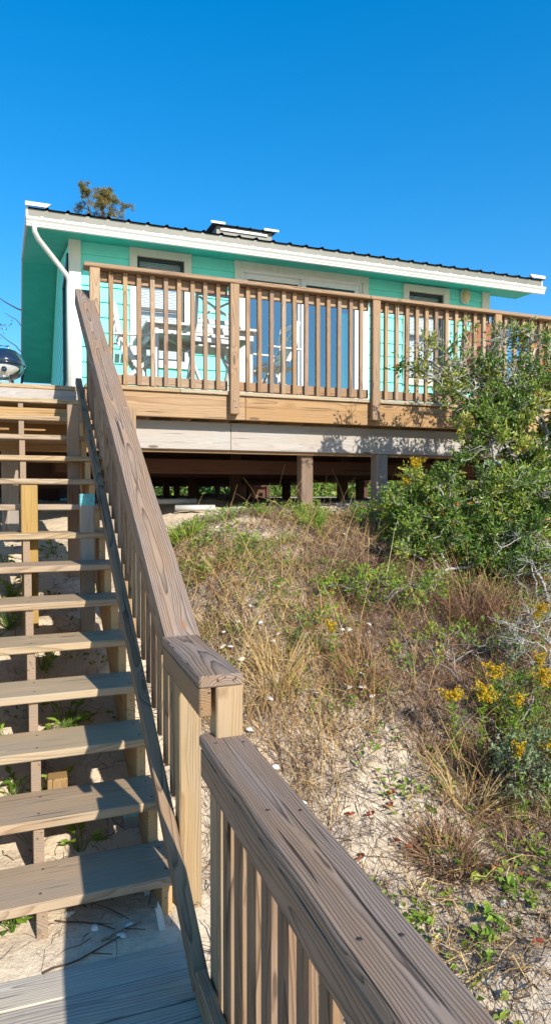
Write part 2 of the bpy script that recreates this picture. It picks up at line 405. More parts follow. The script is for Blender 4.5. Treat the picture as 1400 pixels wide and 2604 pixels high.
# ------------------------------------------------------------------ staircase
r, t_, Y1 = .178, .2656, 2.4907
def sk(y): return -.035 * (y - 2.5)
SA = V((-.035, 1, 0)).normalized()
st = thing('staircase', 'open-riser wooden staircase climbing from the landing to the deck', 'staircase', (0, 2.49, 0))
for n in range(1, 15):
    b = MB(); yc = Y1 + (n - 1) * t_; yr = random.uniform(-.004, .004)
    b.board((.006 + sk(yc), yc + .1425 + yr, n * r - .019), (1, random.uniform(-.004, .004), 0), (0, 1, 0), 1.0, .285, .038, .005, None, (random.uniform(-.1, .1), random.choice((-1, 1)) * random.uniform(.015, .05)))
    b.build('tread', M['tread'], st)
poly = []
for n in range(1, 15):
    yy = Y1 + (n - 1) * t_ + .022
    poly += [(yy, (n - 1) * r - .038 if n > 1 else -.08), (yy, n * r - .0385)]
poly += [(Y1 + 14 * t_ - .01, 14 * r - .0385), (Y1 + 14 * t_ - .01, 14 * r - .36), (Y1 + .36, -.08)]
for xo in (.452, -.008, -.488):
    b = MB(); b.prism([(a, c) for a, c in poly], (xo + .0875, 0, 0), V((-.035, 1, 0)), (0, 0, 1), (1, 0, 0), .04); b.build('stringer', M['stringer'] if xo > .3 else M['post'], st)
b = MB(); b.box(-1.0, .40, 6.17, 6.199, 2.505, 2.602); b.build('riser_board', M['silver'], st)
def pst(name, x, y, w, z0, z1, mat, parent, cap=None):
    b = MB(); b.box(x - w / 2, x + w / 2, y - w / 2, y + w / 2, z0, z1, .005); o = b.build(name, mat, parent)
    if cap:
        c = MB(); c.box(x - w / 2 - .002, x + w / 2 + .002, y - w / 2 - .002, y + w / 2 + .002, z1 - .075, z1 + .003, .004); c.build('blue_green_end', cap, o)
pst('support_post', .315, 4.40, .089, .5, 1.67, M['greypost'], st, M['blue_green'])
pst('support_post', -.035, 4.52, .1, .5, 1.73, M['newpost'], st)
pst('support_post', .085, 3.17, .089, -.1, .36, M['newpost'], st)
pst('support_post', .28, 5.30, .089, .7, 2.36, M['post'], st)
pst('support_post', .41, 3.05, .089, -.1, .26, M['greypost'], st, M['blue_green'])
b = MB(); b.board((0, 5.98, 2.35), (1, 0, 0), (0, 0, 1), 1.1, .12, .038); b.build('cross_brace', M['tan'], st)

def screw(x, y, z, parent):
    b = MB(); b.lathe([(.0055, -.002), (.0055, .0008), (.003, .0016), (.0, .0012)], (x, y, z), 10); b.build('screw', M['screw'], parent)
for tr_ in [c for c in st.children if c.name.startswith('tread')][:6]:
    n = 1 + [c for c in st.children if c.name.startswith('tread')].index(tr_); yy = Y1 + (n - 1) * t_
    for xx in (-.46, .012, .47):
        for dy in (.06, .22): screw(xx + sk(yy) + random.uniform(-.008, .008), yy + dy + random.uniform(-.008, .008), n * r, tr_)
# ------------------------------------------------------------------ stair railing
sr = thing('stair_railing', 'weathered guard rail sloping up beside the stairs, clipped lower end', 'railing', (.55, 2.5, 0))
D = V((-.035, 1, .67)); L = D.normalized(); W = V((1, .035, 0)).normalized(); T = L.cross(W) * -1
o = V((.477, 2.50, 1.113 - .04)); Lc = (6.14 - 2.5) * D.length
b = MB()
capo = [(0, .04), (0, .1), (.04, .14), (.45, .141), (1.1, .139), (1.9, .141), (3, .14), (Lc, .14), (Lc, 0), (3, .001), (1.9, -.001), (1.1, .001), (.45, 0), (.035, 0)]
N = L.cross(W); N = N if N.z < 0 else -N
b.prism(capo, o, L, W, N, .038, .5, (.06, -.035)); b.build('cap', M['cap'], sr)
b = MB(); b.board(o + L * (Lc / 2 + .03) + W * .02 + N * (.0385 + .0445), L, N, Lc - .1, .089, .038, .004, .35); b.build('side_rail', M['baluster'], sr)
ob = V((.477, 2.06, .09 - .03)); Lb = (5.99 - 2.06) * D.length
b = MB(); b.board(ob + L * (Lb / 2) + W * .026 + N * .03, L, W, Lb, .052, .06, .004, .5); b.build('bottom_rail', M['baluster'], sr)
k = 0; y = 2.72
while y < 5.9:
    x = .477 + sk(y)
    zb = .09 + .67 * (y - 2.06) - .14; zt = 1.113 + .67 * (y - 2.5) - .046 - .015
    b = MB(); b.board((x + .077, y, (zb + zt) / 2), (0, 0, 1), (1, 0, 0), zt - zb, .038, .038, .003); b.build('baluster', M['baluster'], sr); y += .128
for y in (2.545, 4.25):
    x = .477 + sk(y); z1 = 1.113 + .67 * (y - 2.5) - .065 if y > 3 else 1.066
    b = MB(); b.box(x + (.102 if y > 3 else .045), x + (.19 if y > 3 else .133), y - .0445, y + .0445, float(gz(x, y)) - .2, z1, .005, .8 if y < 3 else .4); b.build('post', M['post'], sr)
b = MB(); b.board((.538, 2.265, 1.086), (0, 1, 0), (1, 0, 0), .63, .14, .038, .005, .5, (.01, .05)); b.build('level_cap', M['cap'], sr)
b = MB(); b.board((.487, 2.255, 1.022), (0, 1, 0), (0, 0, 1), .61, .089, .038, .004, .4); b.build('level_rail', M['baluster'], sr)
b = MB(); b.box(.523, .610, 1.955, 2.042, -.15, 1.066, .005, .75); b.build('post', M['post'], sr)

# ------------------------------------------------------------------ landing
ld = thing('boardwalk_landing', 'grey plank landing at the foot of the stairs, sand spilling on its edge', 'boardwalk', (0, 1, 0))
y = 2.375
while y > -1.4:
    b = MB(); b.board((-.05, y - .0695, -.019), (1, random.uniform(-.012, -.03), 0), (0, 1, 0), 1.12, .139, .038, .004, None, (random.uniform(-.05, .05), random.choice((-1, 1)) * random.uniform(.012, .04))); b.build('plank', M['landing'], ld); y -= .1455
for x in (-.5, .0, .42):
    b = MB(); b.box(x, x + .038, -1.3, 2.34, -.19, -.0395); b.build('joist', M['stringer'], ld)
lr = thing('landing_railing', 'weathered level guard rail along the landing, nearest to the camera', 'railing', (.55, .4, 0))
b = MB(); b.board((.55, .33, .887), (0, 1, 0), (1, 0, 0), 3.36, .14, .038, .006, .5, (.008, -.03)); b.build('cap', M['cap'], lr)
b = MB(); b.board((.4995, .32, .8235), (0, 1, 0), (0, 0, 1), 3.34, .089, .038, .004, .3, (.0, .03)); b.build('side_rail', M['baluster'], lr)
b = MB(); b.board((.4965, .36, .062), (0, 1, 0), (0, 0, 1), 3.4, .089, .04, .004, .5); b.build('bottom_rail', M['deckrail'], lr)
lcap = [c for c in lr.children if c.name.startswith('cap')][0]
for yy in (1.9, 1.45, .98, .5): 
    for xx in (.51, .59): screw(xx + random.uniform(-.008, .008), yy + random.uniform(-.02, .02), .906, lcap)
y = 1.86
while y > -1.2:
    b = MB(); b.board((.54, y, .452), (0, 0, 1), (1, 0, 0), .83, .038, .038, .003); b.build('baluster', M['baluster'], lr); y -= .118
for y in (.2, -1.2):
    b = MB(); b.box(.562, .65, y - .0445, y + .0445, -.5, .866, .005); b.build('post', M['post'], lr)

# ------------------------------------------------------------------ deck
DZ = 2.65
dk = thing('deck', 'raised wooden deck on posts in front of the turquoise house', 'deck', (3, 6.2, 1.5))
b = MB(); y = 5.975
while y < 8.9:
    x0 = .42 if y < 6.19 else -2.0
    if y < 6.0:
        for xa, xb in ((x0, 1.262), (1.266, 3.9), (3.904, 6.4), (6.404, 8.1)): b.box(xa, xb, y, y + .138, DZ - .037, DZ, .004)
    else:
        if y < 6.19 < y + .14: y = 6.115; b.box(.42, 8.1, y, y + .075, DZ - .037, DZ, .004); y = 6.195; continue
        j = random.uniform(2, 5); b.box(x0, j, y, y + .138, DZ - .037, DZ, .004); b.box(j + .004, 8.1, y, y + .138, DZ - .037, DZ, .004)
    y += .144
y = 8.93
while y < 13: b.box(-2., .30, y, y + .138, DZ - .037, DZ, .004); y += .144
b.build('decking', M['tread'], dk)
for xa, xb in ((.42, 1.898), (1.902, 4.6), (4.604, 8.05)):
    b = MB(); b.box(xa, xb, 6.0, 6.038, 2.385, 2.612, .004); b.build('rim_joist', M['tan'], dk)
b = MB(); b.box(-2.0, .415, 6.2, 6.238, 2.385, 2.612); b.build('rim_joist', M['tan'], dk)
for xa, xb in ((-2.0, 1.80), (1.8035, 5.1), (5.1035, 8.05)):
    b = MB(); b.box(xa if xa > -1 else .55, xb, 6.165, 6.205, 2.105, 2.372, .004); b.build('beam', M['silver'], dk)
b = MB(); b.box(.5, 8.05, 6.206, 6.25, 2.075, 2.36, .004); b.build('beam', M['tan'], dk)
b = MB(); b.box(-2., .49, 6.26, 6.30, 2.06, 2.36, .004); b.build('beam', M['tan'], dk)
for x in np.arange(.6, 8, .4):
    b = MB(); b.box(x, x + .038, 6.04, 8.9, 2.40, 2.611); b.build('joist', M['tan'], dk)
for x in np.arange(-1.9, .4, .4):
    b = MB(); b.box(x, x + .038, 6.24, 12.9, 2.40, 2.611); b.build('joist', M['tan'], dk)
def pile(x, y, w, z1, mat, parent, name='support_post'):
    b = MB(); b.box(x, x + w, y, y + w, float(gz(x, y)) - .4, z1, .007); return b.build(name, mat, parent)
pile(2.585, 6.252, .13, 2.10, M['brownpost'], dk); pile(3.42, 6.18, .135, 2.104, M['greypost'], dk)
pile(5.3, 6.255, .13, 2.1, M['greypost'], dk); pile(.62, 6.255, .12, 2.07, M['greypost'], dk); pile(-.28, 6.305, .14, 2.3, M['greypost'], dk)
pile(7.6, 6.255, .13, 2.1, M['greypost'], dk)

dr = thing('deck_railing', 'brown wooden baluster railing along the front edge of the deck', 'railing', (3, 6.0, DZ))
b = MB(); 
for xa, xb in ((.412, 3.2), (3.2035, 5.9), (5.9035, 8.1)):
    b = MB(); b.box(xa, xb, 5.915, 6.055, 3.652, 3.69, .006); b.build('cap', M['deckrail'], dr)
PX = [.46, 1.73, 3.232, 4.74, 6.24, 7.74]
for x in PX:
    b = MB(); b.box(x, x + .089, 5.922, 5.9985, 2.43, 3.6515, .006); p = b.build('post', M['deckrail'], dr)
    b = MB()
    for zz in (2.5, 2.56): b.tube([(x + .045 + random.uniform(-.02, .02), 5.921, zz), (x + .045, 5.914, zz)], .008, 8)
    b.build('bolt', M['chrome'], p)
for a, c in zip(PX[:-1], PX[1:]):
    b = MB(); b.box(a + .09, c - .001, 6.02, 6.056, 2.665, 2.752, .004); b.build('bottom_rail', M['deckrail'], dr)
    b = MB(); b.box(a + .09, c - .001, 6.02, 6.056, 3.563, 3.6505, .004); b.build('top_rail', M['deckrail'], dr)
    nb = int(round((c - a - .089) / .13)); gap = (c - a - .089 - nb * .04) / (nb + 1)
    x = a + .089 + gap
    for i in range(nb):
        b = MB(); z0 = 2.655 + random.uniform(-.004, .004); xx = x + random.uniform(-.005, .005); lean = random.uniform(-.004, .004)
        b.board((xx + .02, 5.9995, (z0 + 3.6505) / 2), (lean, 0, 1), (1, 0, 0), 3.6505 - z0, .04, .04, .003); b.build('baluster', M['deckrail'], dr); x += .04 + gap

# ------------------------------------------------------------------ house
HX0, HX1, HY0, HY1 = .46, 7.0, 8.95, 20.0
hs = thing('turquoise_house', 'turquoise beach house with white gutter, sliding glass door and metal roof', 'house', (3.7, 12, 1.6))
def zr(y): return 4.90 + .25 * (min(y, 29.0 - y) - 8.5)       # underside of the roof
b = MB(); th = .12
opens = [(1.31, 1.95, 3.50, 4.88), (2.77, 4.68, 2.70, 4.88), (5.5, 6.14, 3.5, 4.86)]
zs = sorted({2.42, 5.0} | {o[2] for o in opens} | {o[3] for o in opens})
for za, zb in zip(zs[:-1], zs[1:]):
    x = HX0
    for o in [o for o in sorted(opens) if o[2] < zb - 1e-6 and o[3] > za + 1e-6]:
        b.box(x, o[0], HY0 + .015, HY0 + th, za, zb, 0); x = o[1]
    b.box(x, HX1, HY0 + .015, HY0 + th, za, zb, 0)
for xw, nn in ((HX0 + .015, 1), (HX1 - .135, 1)):
    pl = [(HY0 + th, 2.42), (HY1, 2.42), (HY1, zr(HY1)), (14.5, zr(14.5)), (HY0 + th, zr(HY0 + th))]
    b.prism(pl, (xw, 0, 0), (0, 1, 0), (0, 0, 1), (1, 0, 0), .12)
b.box(HX0 + .14, HX1 - .14, HY1 - .12, HY1 - .001, 2.2, 4.9, 0)
b.build('wall', M['teal'], hs)
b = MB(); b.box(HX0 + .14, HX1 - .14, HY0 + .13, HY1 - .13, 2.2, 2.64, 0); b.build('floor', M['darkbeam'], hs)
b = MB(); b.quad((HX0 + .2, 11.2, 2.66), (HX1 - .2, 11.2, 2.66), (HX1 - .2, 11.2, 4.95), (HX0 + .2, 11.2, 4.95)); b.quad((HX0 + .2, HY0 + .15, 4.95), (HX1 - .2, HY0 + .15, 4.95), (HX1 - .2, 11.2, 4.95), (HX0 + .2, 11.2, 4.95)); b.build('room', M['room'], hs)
# lap siding, front: courses 0.2 m high cut round the trim
b = MB(); tr = [(1.21, 2.05, 3.4, 4.98), (2.67, 4.79, 2.6, 5.06), (5.4, 6.24, 3.4, 4.96), (HX0 - 1, HX0 + .125, 0, 9), (HX1 - .125, HX1 + 1, 0, 9)]
z = 2.42; y0 = HY0 + .014
while z < 4.99:
    z1 = min(z + .199, 4.99); cuts = sorted({z, z1} | {q for o in tr for q in (o[2], o[3]) if z < q < z1})
    for za, zb in zip(cuts[:-1], cuts[1:]):
        x = HX0
        iv = []
        for o in [o for o in sorted(tr, key=lambda o: o[0]) if o[2] < zb - 1e-6 and o[3] > za + 1e-6]:
            if o[0] > x: iv.append((x, o[0]))
            x = max(x, o[1])
        if x < HX1: iv.append((x, HX1))
        for xa, xb in iv:
            oa = .027 - .023 * (za - z) / .2; ob_ = .027 - .023 * (zb - z) / .2
            b.add([(xa, y0 - oa, za), (xb, y0 - oa, za), (xb, y0 - ob_, zb), (xa, y0 - ob_, zb), (xa, y0, za), (xb, y0, za), (xb, y0, zb), (xa, y0, zb)],
                  [(0, 1, 2, 3), (4, 5, 1, 0), (3, 2, 6, 7), (0, 3, 7, 4), (1, 5, 6, 2)])
    z += .2
z = 2.42
while z < 5.9:                                                   # gable ends
    zt = z + .199
    ya = HY0 + .1; yb = HY1
    if zt > zr(ya):
        ya = 8.5 + (zt - 4.90) / .25; yb = 29.0 - ya
    if yb - ya > .2:
        for xw, sg in ((HX0 + .0148, -1), (HX1 - .0148, 1)):
            b.add([(xw + sg * .016, ya, z), (xw + sg * .016, yb, z), (xw + sg * .004, yb, zt), (xw + sg * .004, ya, zt), (xw, ya, z), (xw, yb, z), (xw, yb, zt), (xw, ya, zt)],
                  [(0, 1, 2, 3), (0, 1, 5, 4), (2, 3, 7, 6), (0, 3, 7, 4), (1, 2, 6, 5)])
    z += .2
b.build('siding', M['teal'], hs)
for xa, xb in ((HX0 - .022, HX0 + .125), (HX1 - .125, HX1 + .022)):
    b = MB(); b.box(xa, xb, HY0 - .034, HY0 + .013, 2.42, 4.985, .003); b.box(xa if xa < 3 else xb - .02, xa + .02 if xa < 3 else xb, HY0 + .0132, HY0 + .12, 2.42, 4.985, .003); b.build('corner_trim', M['cream'], hs)
def frame(b, xa, xb, za, zb, w, y0, y1, bot=True):
    b.box(xa, xa + w, y0, y1, za, zb, .003); b.box(xb - w, xb, y0, y1, za, zb, .003)
    b.box(xa + w + .0003, xb - w - .0003, y0 + .0006, y1, zb - w, zb - .0004, .003)
    if bot: b.box(xa + w + .0003, xb - w - .0003, y0 + .0006, y1, za + .0004, za + w, .003)
def window(xa, xb, za, zb):
    b = MB(); frame(b, xa - .1, xb + .1, za - .1, zb + .1, .1, HY0 - .036, HY0 + .0138); wn = b.build('window', M['cream'], hs)
    b = MB(); frame(b, xa, xb, za, zb, .035, HY0 + .008, HY0 + .05); b.box(xa + .036, xb - .036, HY0 + .02, HY0 + .05, (za + zb) / 2 - .02, (za + zb) / 2 + .02, .002); b.build('sash', M['darkframe'], wn)
    b = MB(); b.quad((xa + .03, HY0 + .035, za + .03), (xb - .03, HY0 + .035, za + .03), (xb - .03, HY0 + .035, zb - .03), (xa + .03, HY0 + .035, zb - .03)); b.build('pane', M['wglass'], wn)
    b = MB(); z = za + .02
    while z < zb - .03:
        b.board(((xa + xb) / 2, HY0 + .10, z), (1, 0, 0), (0, .55, .8), xb - xa - .05, .027, .0015, .0003); z += .022
    b.build('blind', M['blind'], wn)
window(1.31, 1.95, 3.5, 4.88); window(5.5, 6.14, 3.5, 4.86)
# side window on the shaded gable wall
b = MB(); xw = HX0 - .006
for ya, yb, za, zb in ((9.5, 9.58, 3.2, 5.0), (10.9, 10.98, 3.2, 5.0), (9.581, 10.899, 4.92, 5.0), (9.581, 10.899, 3.2, 3.28)): b.box(xw - .02, xw + .012, ya, yb, za, zb, .002)
wn = b.build('window', M['darkframe'], hs); b = MB(); b.quad((xw, 9.58, 3.28), (xw, 10.9, 3.28), (xw, 10.9, 4.92), (xw, 9.58, 4.92)); b.build('pane', M['wglass'], wn)
# sliding door
b = MB(); b.box(2.67, 2.768, HY0 - .036, HY0 + .013, 2.66, 5.05, .003); b.box(4.692, 4.79, HY0 - .036, HY0 + .013, 2.66, 5.05, .003); b.box(2.7685, 4.6915, HY0 - .0355, HY0 + .013, 4.885, 5.05, .003); sd = b.build('sliding_door', M['cream'], hs)
b = MB(); frame(b, 2.77, 4.69, 2.665, 4.885, .04, HY0 - .012, HY0 + .1); b.build('door_frame', M['vinyl'], sd)
b = MB(); frame(b, 2.811, 3.74, 2.706, 4.844, .075, HY0 + .05, HY0 + .085); b.build('door_panel', M['vinyl'], sd)
b = MB(); frame(b, 3.70, 4.649, 2.706, 4.844, .075, HY0 + .005, HY0 + .045); b.build('door_panel', M['vinyl'], sd)
b = MB(); b.quad((2.88, HY0 + .066, 2.77), (3.68, HY0 + .066, 2.77), (3.68, HY0 + .066, 4.78), (2.88, HY0 + .066, 4.78)); b.build('pane', M['glass'], sd)
b = MB(); b.quad((3.77, HY0 + .025, 2.77), (4.58, HY0 + .025, 2.77), (4.58, HY0 + .025, 4.78), (3.77, HY0 + .025, 4.78)); b.build('pane', M['glass'], sd)
b = MB(); vs = []; k = 24
for i in range(k): vs += [(4.34 + .24 * i / (k - 1), HY0 + .16 + .025 * math.sin(i * 1.9), 2.7), (4.34 + .24 * i / (k - 1), HY0 + .16 + .025 * math.sin(i * 1.9), 4.82)]
b.add(vs, [(2 * i, 2 * i + 2, 2 * i + 3, 2 * i + 1) for i in range(k - 1)], None, .5, True); b.build('curtain', M['curtain'], sd)
# wall lamp
b = MB(); pr = [(0.088 * math.cos(a), .135 * math.sin(a)) for a in np.linspace(0, 2 * math.pi, 28, endpoint=False)]
b.prism(pr, (6.54, HY0 - .045, 4.885), (1, 0, 0), (0, 0, 1), (0, 1, 0), .04); lp = b.build('wall_lamp', M['gutter'], hs)
b = MB(); vs = [(6.54, HY0 - .1, 4.885)]; 
for sc, dy in ((.5, -.092), (.85, -.07), (1., -.044)):
    vs += [(6.54 + a * sc * .82, HY0 + dy, 4.885 + c * sc * .88) for a, c in pr]
fs = [(0, 1 + i, 1 + (i + 1) % 28) for i in range(28)] + [(1 + k * 28 + i, 1 + k * 28 + 28 + i, 1 + k * 28 + 28 + (i + 1) % 28, 1 + k * 28 + (i + 1) % 28) for k in (0, 1) for i in range(28)]
b.add(vs, fs, None, .5, True); b.build('lamp_glass', M['amber'], lp)
# roof: two ribbed slopes; the left rake flares a little towards the back
EY, BY, RY = 8.50, 20.5, 14.5
RX0, RX1 = -.05, 7.65
def rx0(y): return RX0 - .29 * (y - EY) / (BY - EY)
b = MB(); x = RX0
xsr = []
while x < RX1 - .01:
    xsr += [(x, 0), (x + .19, 0), (x + .205, .022), (x + .225, .022), (x + .242, 0)]; x += .242
for (ya, za), (yb, zb) in (((EY - .085, 5.112), (RY, 6.63)), ((RY, 6.63), (BY, 5.13))):
    vs = []
    for xx, dz in xsr: vs += [(max(xx, -9) if xx > .3 else xx + (rx0(ya) - RX0), ya, za + dz), (xx if xx > .3 else xx + (rx0(yb) - RX0), yb, zb + dz)]
    m = len(xsr); b.add(vs, [(2 * i, 2 * i + 2, 2 * i + 3, 2 * i + 1) for i in range(m - 1)])
rf = b.build('roof', M['roof'], hs)
b = MB()                                                     # roof deck under the metal
for (ya, za), (yb, zb) in (((EY - .052, 4.98), (RY, 6.49)), ((RY, 6.49), (BY, 4.985))):
    b.add([(rx0(ya), ya, za), (RX1, ya, za), (RX1, yb, zb), (rx0(yb), yb, zb), (rx0(ya), ya, za + .126), (RX1, ya, za + .126), (RX1, yb, zb + .126), (rx0(yb), yb, zb + .126)],
          [(0, 3, 2, 1), (4, 5, 6, 7), (0, 1, 5, 4), (1, 2, 6, 5), (2, 3, 7, 6), (3, 0, 4, 7)])
b.build('roof_edge', M['olive'], rf)
b = MB(); x = RX0 + .16
while x < RX1 - .05: b.prism([(-.028, 0), (.028, 0), (.016, .026), (-.016, .026)], (x, EY - .066, 4.995), (1, 0, 0), (0, 0, 1), (0, 1, 0), .013); x += .242
b.build('rib_closure', M['white'], rf)
for xa, xb, cut in ((RX0 - .03, RX0 + .26, 1), (RX1 - .27, RX1 + .03, -1)):
    b = MB(); pl = [(0, 0), (xb - xa - (.05 if cut > 0 else 0), 0), (xb - xa, .045), (0, .045)] if cut > 0 else [(.05, 0), (xb - xa, 0), (xb - xa, .045), (0, .045)]
    b.prism(pl, (xa, EY - .10, 5.125), (1, 0, 0), (0, 0, 1), (0, 1, 0), .03); b.build('rake_end', M['white'], rf)
b = MB()
for (ya, za), (yb, zb) in (((EY - .05, 5.115), (RY, 6.63)), ((RY, 6.63), (BY, 5.13))):
    for xa, xb, w in ((rx0(ya), rx0(yb), -.025), (RX1, RX1, .025)):
        b = MB(); b.add([(xa, ya, za - .11), (xb, yb, zb - .11), (xb, yb, zb + .035), (xa, ya, za + .035), (xa + w, ya, za - .11), (xb + w, yb, zb - .11), (xb + w, yb, zb + .035), (xa + w, ya, za + .035)],
              [(0, 1, 2, 3), (7, 6, 5, 4), (0, 1, 5, 4), (2, 3, 7, 6), (0, 4, 7, 3), (1, 2, 6, 5)]); b.build('rake_board', M['gutter'], rf)
# soffits
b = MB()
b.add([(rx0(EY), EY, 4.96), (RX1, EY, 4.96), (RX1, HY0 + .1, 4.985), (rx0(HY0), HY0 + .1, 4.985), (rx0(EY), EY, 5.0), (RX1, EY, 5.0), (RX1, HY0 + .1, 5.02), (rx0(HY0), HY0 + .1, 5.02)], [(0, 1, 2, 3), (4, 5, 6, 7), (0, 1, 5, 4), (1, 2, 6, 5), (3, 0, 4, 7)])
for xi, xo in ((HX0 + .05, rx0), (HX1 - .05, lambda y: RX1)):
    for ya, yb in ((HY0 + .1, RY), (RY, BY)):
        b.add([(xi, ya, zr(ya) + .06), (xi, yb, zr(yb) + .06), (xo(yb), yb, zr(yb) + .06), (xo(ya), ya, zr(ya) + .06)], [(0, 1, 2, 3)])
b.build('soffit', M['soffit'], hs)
# gutter
pg = [(a, c * .87) for a, c in [(0, .115), (0, 0), (-.042, 0), (-.045, .016), (-.045, .022), (-.052, .03), (-.062, .06), (-.076, .08), (-.08, .086), (-.08, .115), (-.07, .115), (-.07, .09)]]
b = MB(); b.sweep(pg, (RX0 - .02, EY - .054, 4.885), (0, 1, 0), (0, 0, 1), (1, 0, 0), RX1 - RX0 + .04)
for xe in (RX0 - .02, RX1 + .02): b.prism(pg[:10], (xe - .001, EY - .054, 4.885), (0, 1, 0), (0, 0, 1), (1, 0, 0), .002)
b.box(RX0 - .015, RX1 + .015, EY - .0535, EY - .0525, 4.89, 5.0, 0)
b.build('gutter', M['gutter'], hs)
b = MB(); b.tube([(.02, EY - .1, 4.91), (.02, EY - .1, 4.83), (.06, EY, 4.78), (.40, HY0 - .09, 4.50), (.43, HY0 - .055, 4.44), (.43, HY0 - .055, 4.3), (.43, HY0 - .055, 2.75)], .036, 10, True, .5, (1.15, .85)); b.build('downspout', M['gutter'], hs)
b = MB(); b.tube([(7.5, 10.6, 5.02), (7.5, 10.6, 4.86), (7.45, 10.7, 4.78), (7.08, 11, 4.5), (7.06, 11, 4.4), (7.06, 11, 2.7)], .036, 10); b.build('downspout', M['gutter'], hs)
# small raised vent on the roof
b = MB(); b.box(2.70, 3.62, 10.02, 10.8, 5.40, 5.89, 0); rv = b.build('roof_vent', M['olive'], rf)
b = MB(); x = 2.62; vs = []
while x < 3.6: vs += [(x, 0), (x + .17, 0), (x + .185, .02), (x + .2, .02), (x + .2134, 0)]; x += .2134
m = len(vs); b.add([p for x, dz in vs for p in ((x, 9.96, 5.90 + dz * .6), (x, 10.9, 5.97 + dz * .6))], [(2 * i, 2 * i + 2, 2 * i + 3, 2 * i + 1) for i in range(m - 1)]); b.build('vent_cover', M['roof'], rv)
for xa, xb, ya, za, zb in ((2.59, 2.82, 9.93, 5.89, 5.925), (3.46, 3.71, 9.93, 5.89, 5.925), (2.76, 3.54, 9.995, 5.82, 5.86)):
    b = MB(); b.box(xa, xb, ya, ya + .024, za, zb); b.build('vent_trim', M['white'], rv)
# floor girders and piles under the house
for y in (6.95, 8.4):
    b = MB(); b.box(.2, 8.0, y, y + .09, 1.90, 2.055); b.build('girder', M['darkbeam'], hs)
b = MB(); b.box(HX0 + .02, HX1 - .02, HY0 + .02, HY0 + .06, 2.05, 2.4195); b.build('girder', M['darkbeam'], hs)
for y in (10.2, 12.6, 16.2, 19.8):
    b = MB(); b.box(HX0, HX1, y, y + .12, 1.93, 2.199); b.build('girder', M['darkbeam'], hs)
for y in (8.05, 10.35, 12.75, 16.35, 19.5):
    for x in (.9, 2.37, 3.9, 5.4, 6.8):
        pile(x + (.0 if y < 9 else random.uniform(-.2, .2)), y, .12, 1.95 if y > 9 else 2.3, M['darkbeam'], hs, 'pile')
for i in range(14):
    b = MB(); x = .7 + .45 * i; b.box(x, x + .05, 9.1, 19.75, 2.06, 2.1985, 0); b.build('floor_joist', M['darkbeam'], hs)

b = MB(); b.box(-2.0, .44, 12.96, 12.99, 1.35, 2.399, 0); b.build('added_dark_screen', M['darkbeam'], dk)  # added dark screens, block the bright view beneath the deck
b = MB(); b.box(-2.0, .44, 8.6, 8.64, 1.75, 2.399, 0); b.build('added_dark_screen', M['darkbeam'], dk)
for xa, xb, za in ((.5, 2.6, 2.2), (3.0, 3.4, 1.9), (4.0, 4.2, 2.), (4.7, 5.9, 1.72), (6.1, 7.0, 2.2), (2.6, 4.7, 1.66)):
    b = MB(); b.box(xa, xb, 19.93 + .02 * random.random(), 19.96, 1.4, za + random.uniform(-.01, .01)); b.build('added_dark_screen', M['darkbeam'], hs)  # added dark screens with gaps, darken the view under the house
# ------------------------------------------------------------------ furniture on the deck
tb = thing('dining_table', 'white slatted outdoor dining table behind the deck railing', 'table', (1.66, 7.08, DZ))
for x, y in ((1.12, 6.66), (2.13, 6.66), (1.12, 7.44), (2.13, 7.44)):
    b = MB(); b.box(x, x + .07, y, y + .07, DZ + .001, 3.395, .004); b.build('leg', M['white'], tb)
b = MB(); y = 6.6
while y < 7.55: b.box(1.06, 2.26, y, y + .112, 3.396, 3.422, .004); y += .117
b.build('tabletop', M['white'], tb)
b = MB(); b.box(1.19, 2.13, 6.675, 6.70, 3.315, 3.3955); b.box(1.19, 2.13, 7.47, 7.495, 3.315, 3.3955); b.box(1.135, 1.16, 6.73, 7.44, 3.315, 3.3955); b.box(2.16, 2.185, 6.73, 7.44, 3.315, 3.3955); b.build('apron', M['white'], tb)
b = MB(); b.board((1.4, 7.08, 3.36), (.5, .8, 0), (0, 0, 1), .85, .05, .02); b.board((1.9, 7.08, 3.36), (-.5, .8, 0), (0, 0, 1), .85, .05, .02); b.build('brace', M['white'], tb)

def bar(b, pts, w, d):
    for p, q in zip(pts[:-1], pts[1:]):
        p, q = V(p), V(q); b.board((p + q) / 2, q - p, (0, 1, 0), (q - p).length + .006, w, d, .003)
ch = thing('folding_chair', 'white folding chair at the left end of the table, back tilted left', 'chair', (0, 0, 0), 0, 'white folding chairs round the table', True)
for sy in (-.2, .2):
    b = MB(); bar(b, [(.27, sy, .02), (.02, sy, .38), (-.14, sy, .68), (-.19, sy, .98)], .026, .045); b.build('back_post', M['white'], ch)
    b = MB(); bar(b, [(-.28, sy * .87, .02), (.0, sy * .87, .28), (.2, sy * .87, .45)], .024, .04); b.build('leg', M['white'], ch)
b = MB()
for x in np.arange(-.16, .24, .062): b.board((x, 0, .455 + .02 * (x > .2)), (0, 1, 0), (1, 0, 0), .40, .05, .016, .003)
b.build('seat', M['white'], ch)
b = MB(); b.board((-.19, 0, .955), (0, 1, 0), (.1, 0, 1), .38, .05, .018); b.board((-.145, 0, .70), (0, 1, 0), (.2, 0, 1), .38, .045, .018)
b.board((-.168, .0, .825), (0, .36, .2), (0, -.2, .36), .40, .024, .014); b.board((-.166, .0, .825), (.0, -.36, .2), (0, .2, .36), .40, .024, .014)
b.board((-.112, 0, .62), (0, 1, 0), (.4, 0, 1), .38, .07, .016); b.board((-.075, 0, .54), (0, 1, 0), (.45, 0, 1), .38, .06, .016)
b.build('backrest', M['white'], ch)
for sy in (-.225, .225):
    b = MB(); b.board((-.0, sy, .66), (1, 0, 0), (0, 1, 0), .42, .045, .018); b.build('armrest', M['white'], ch)
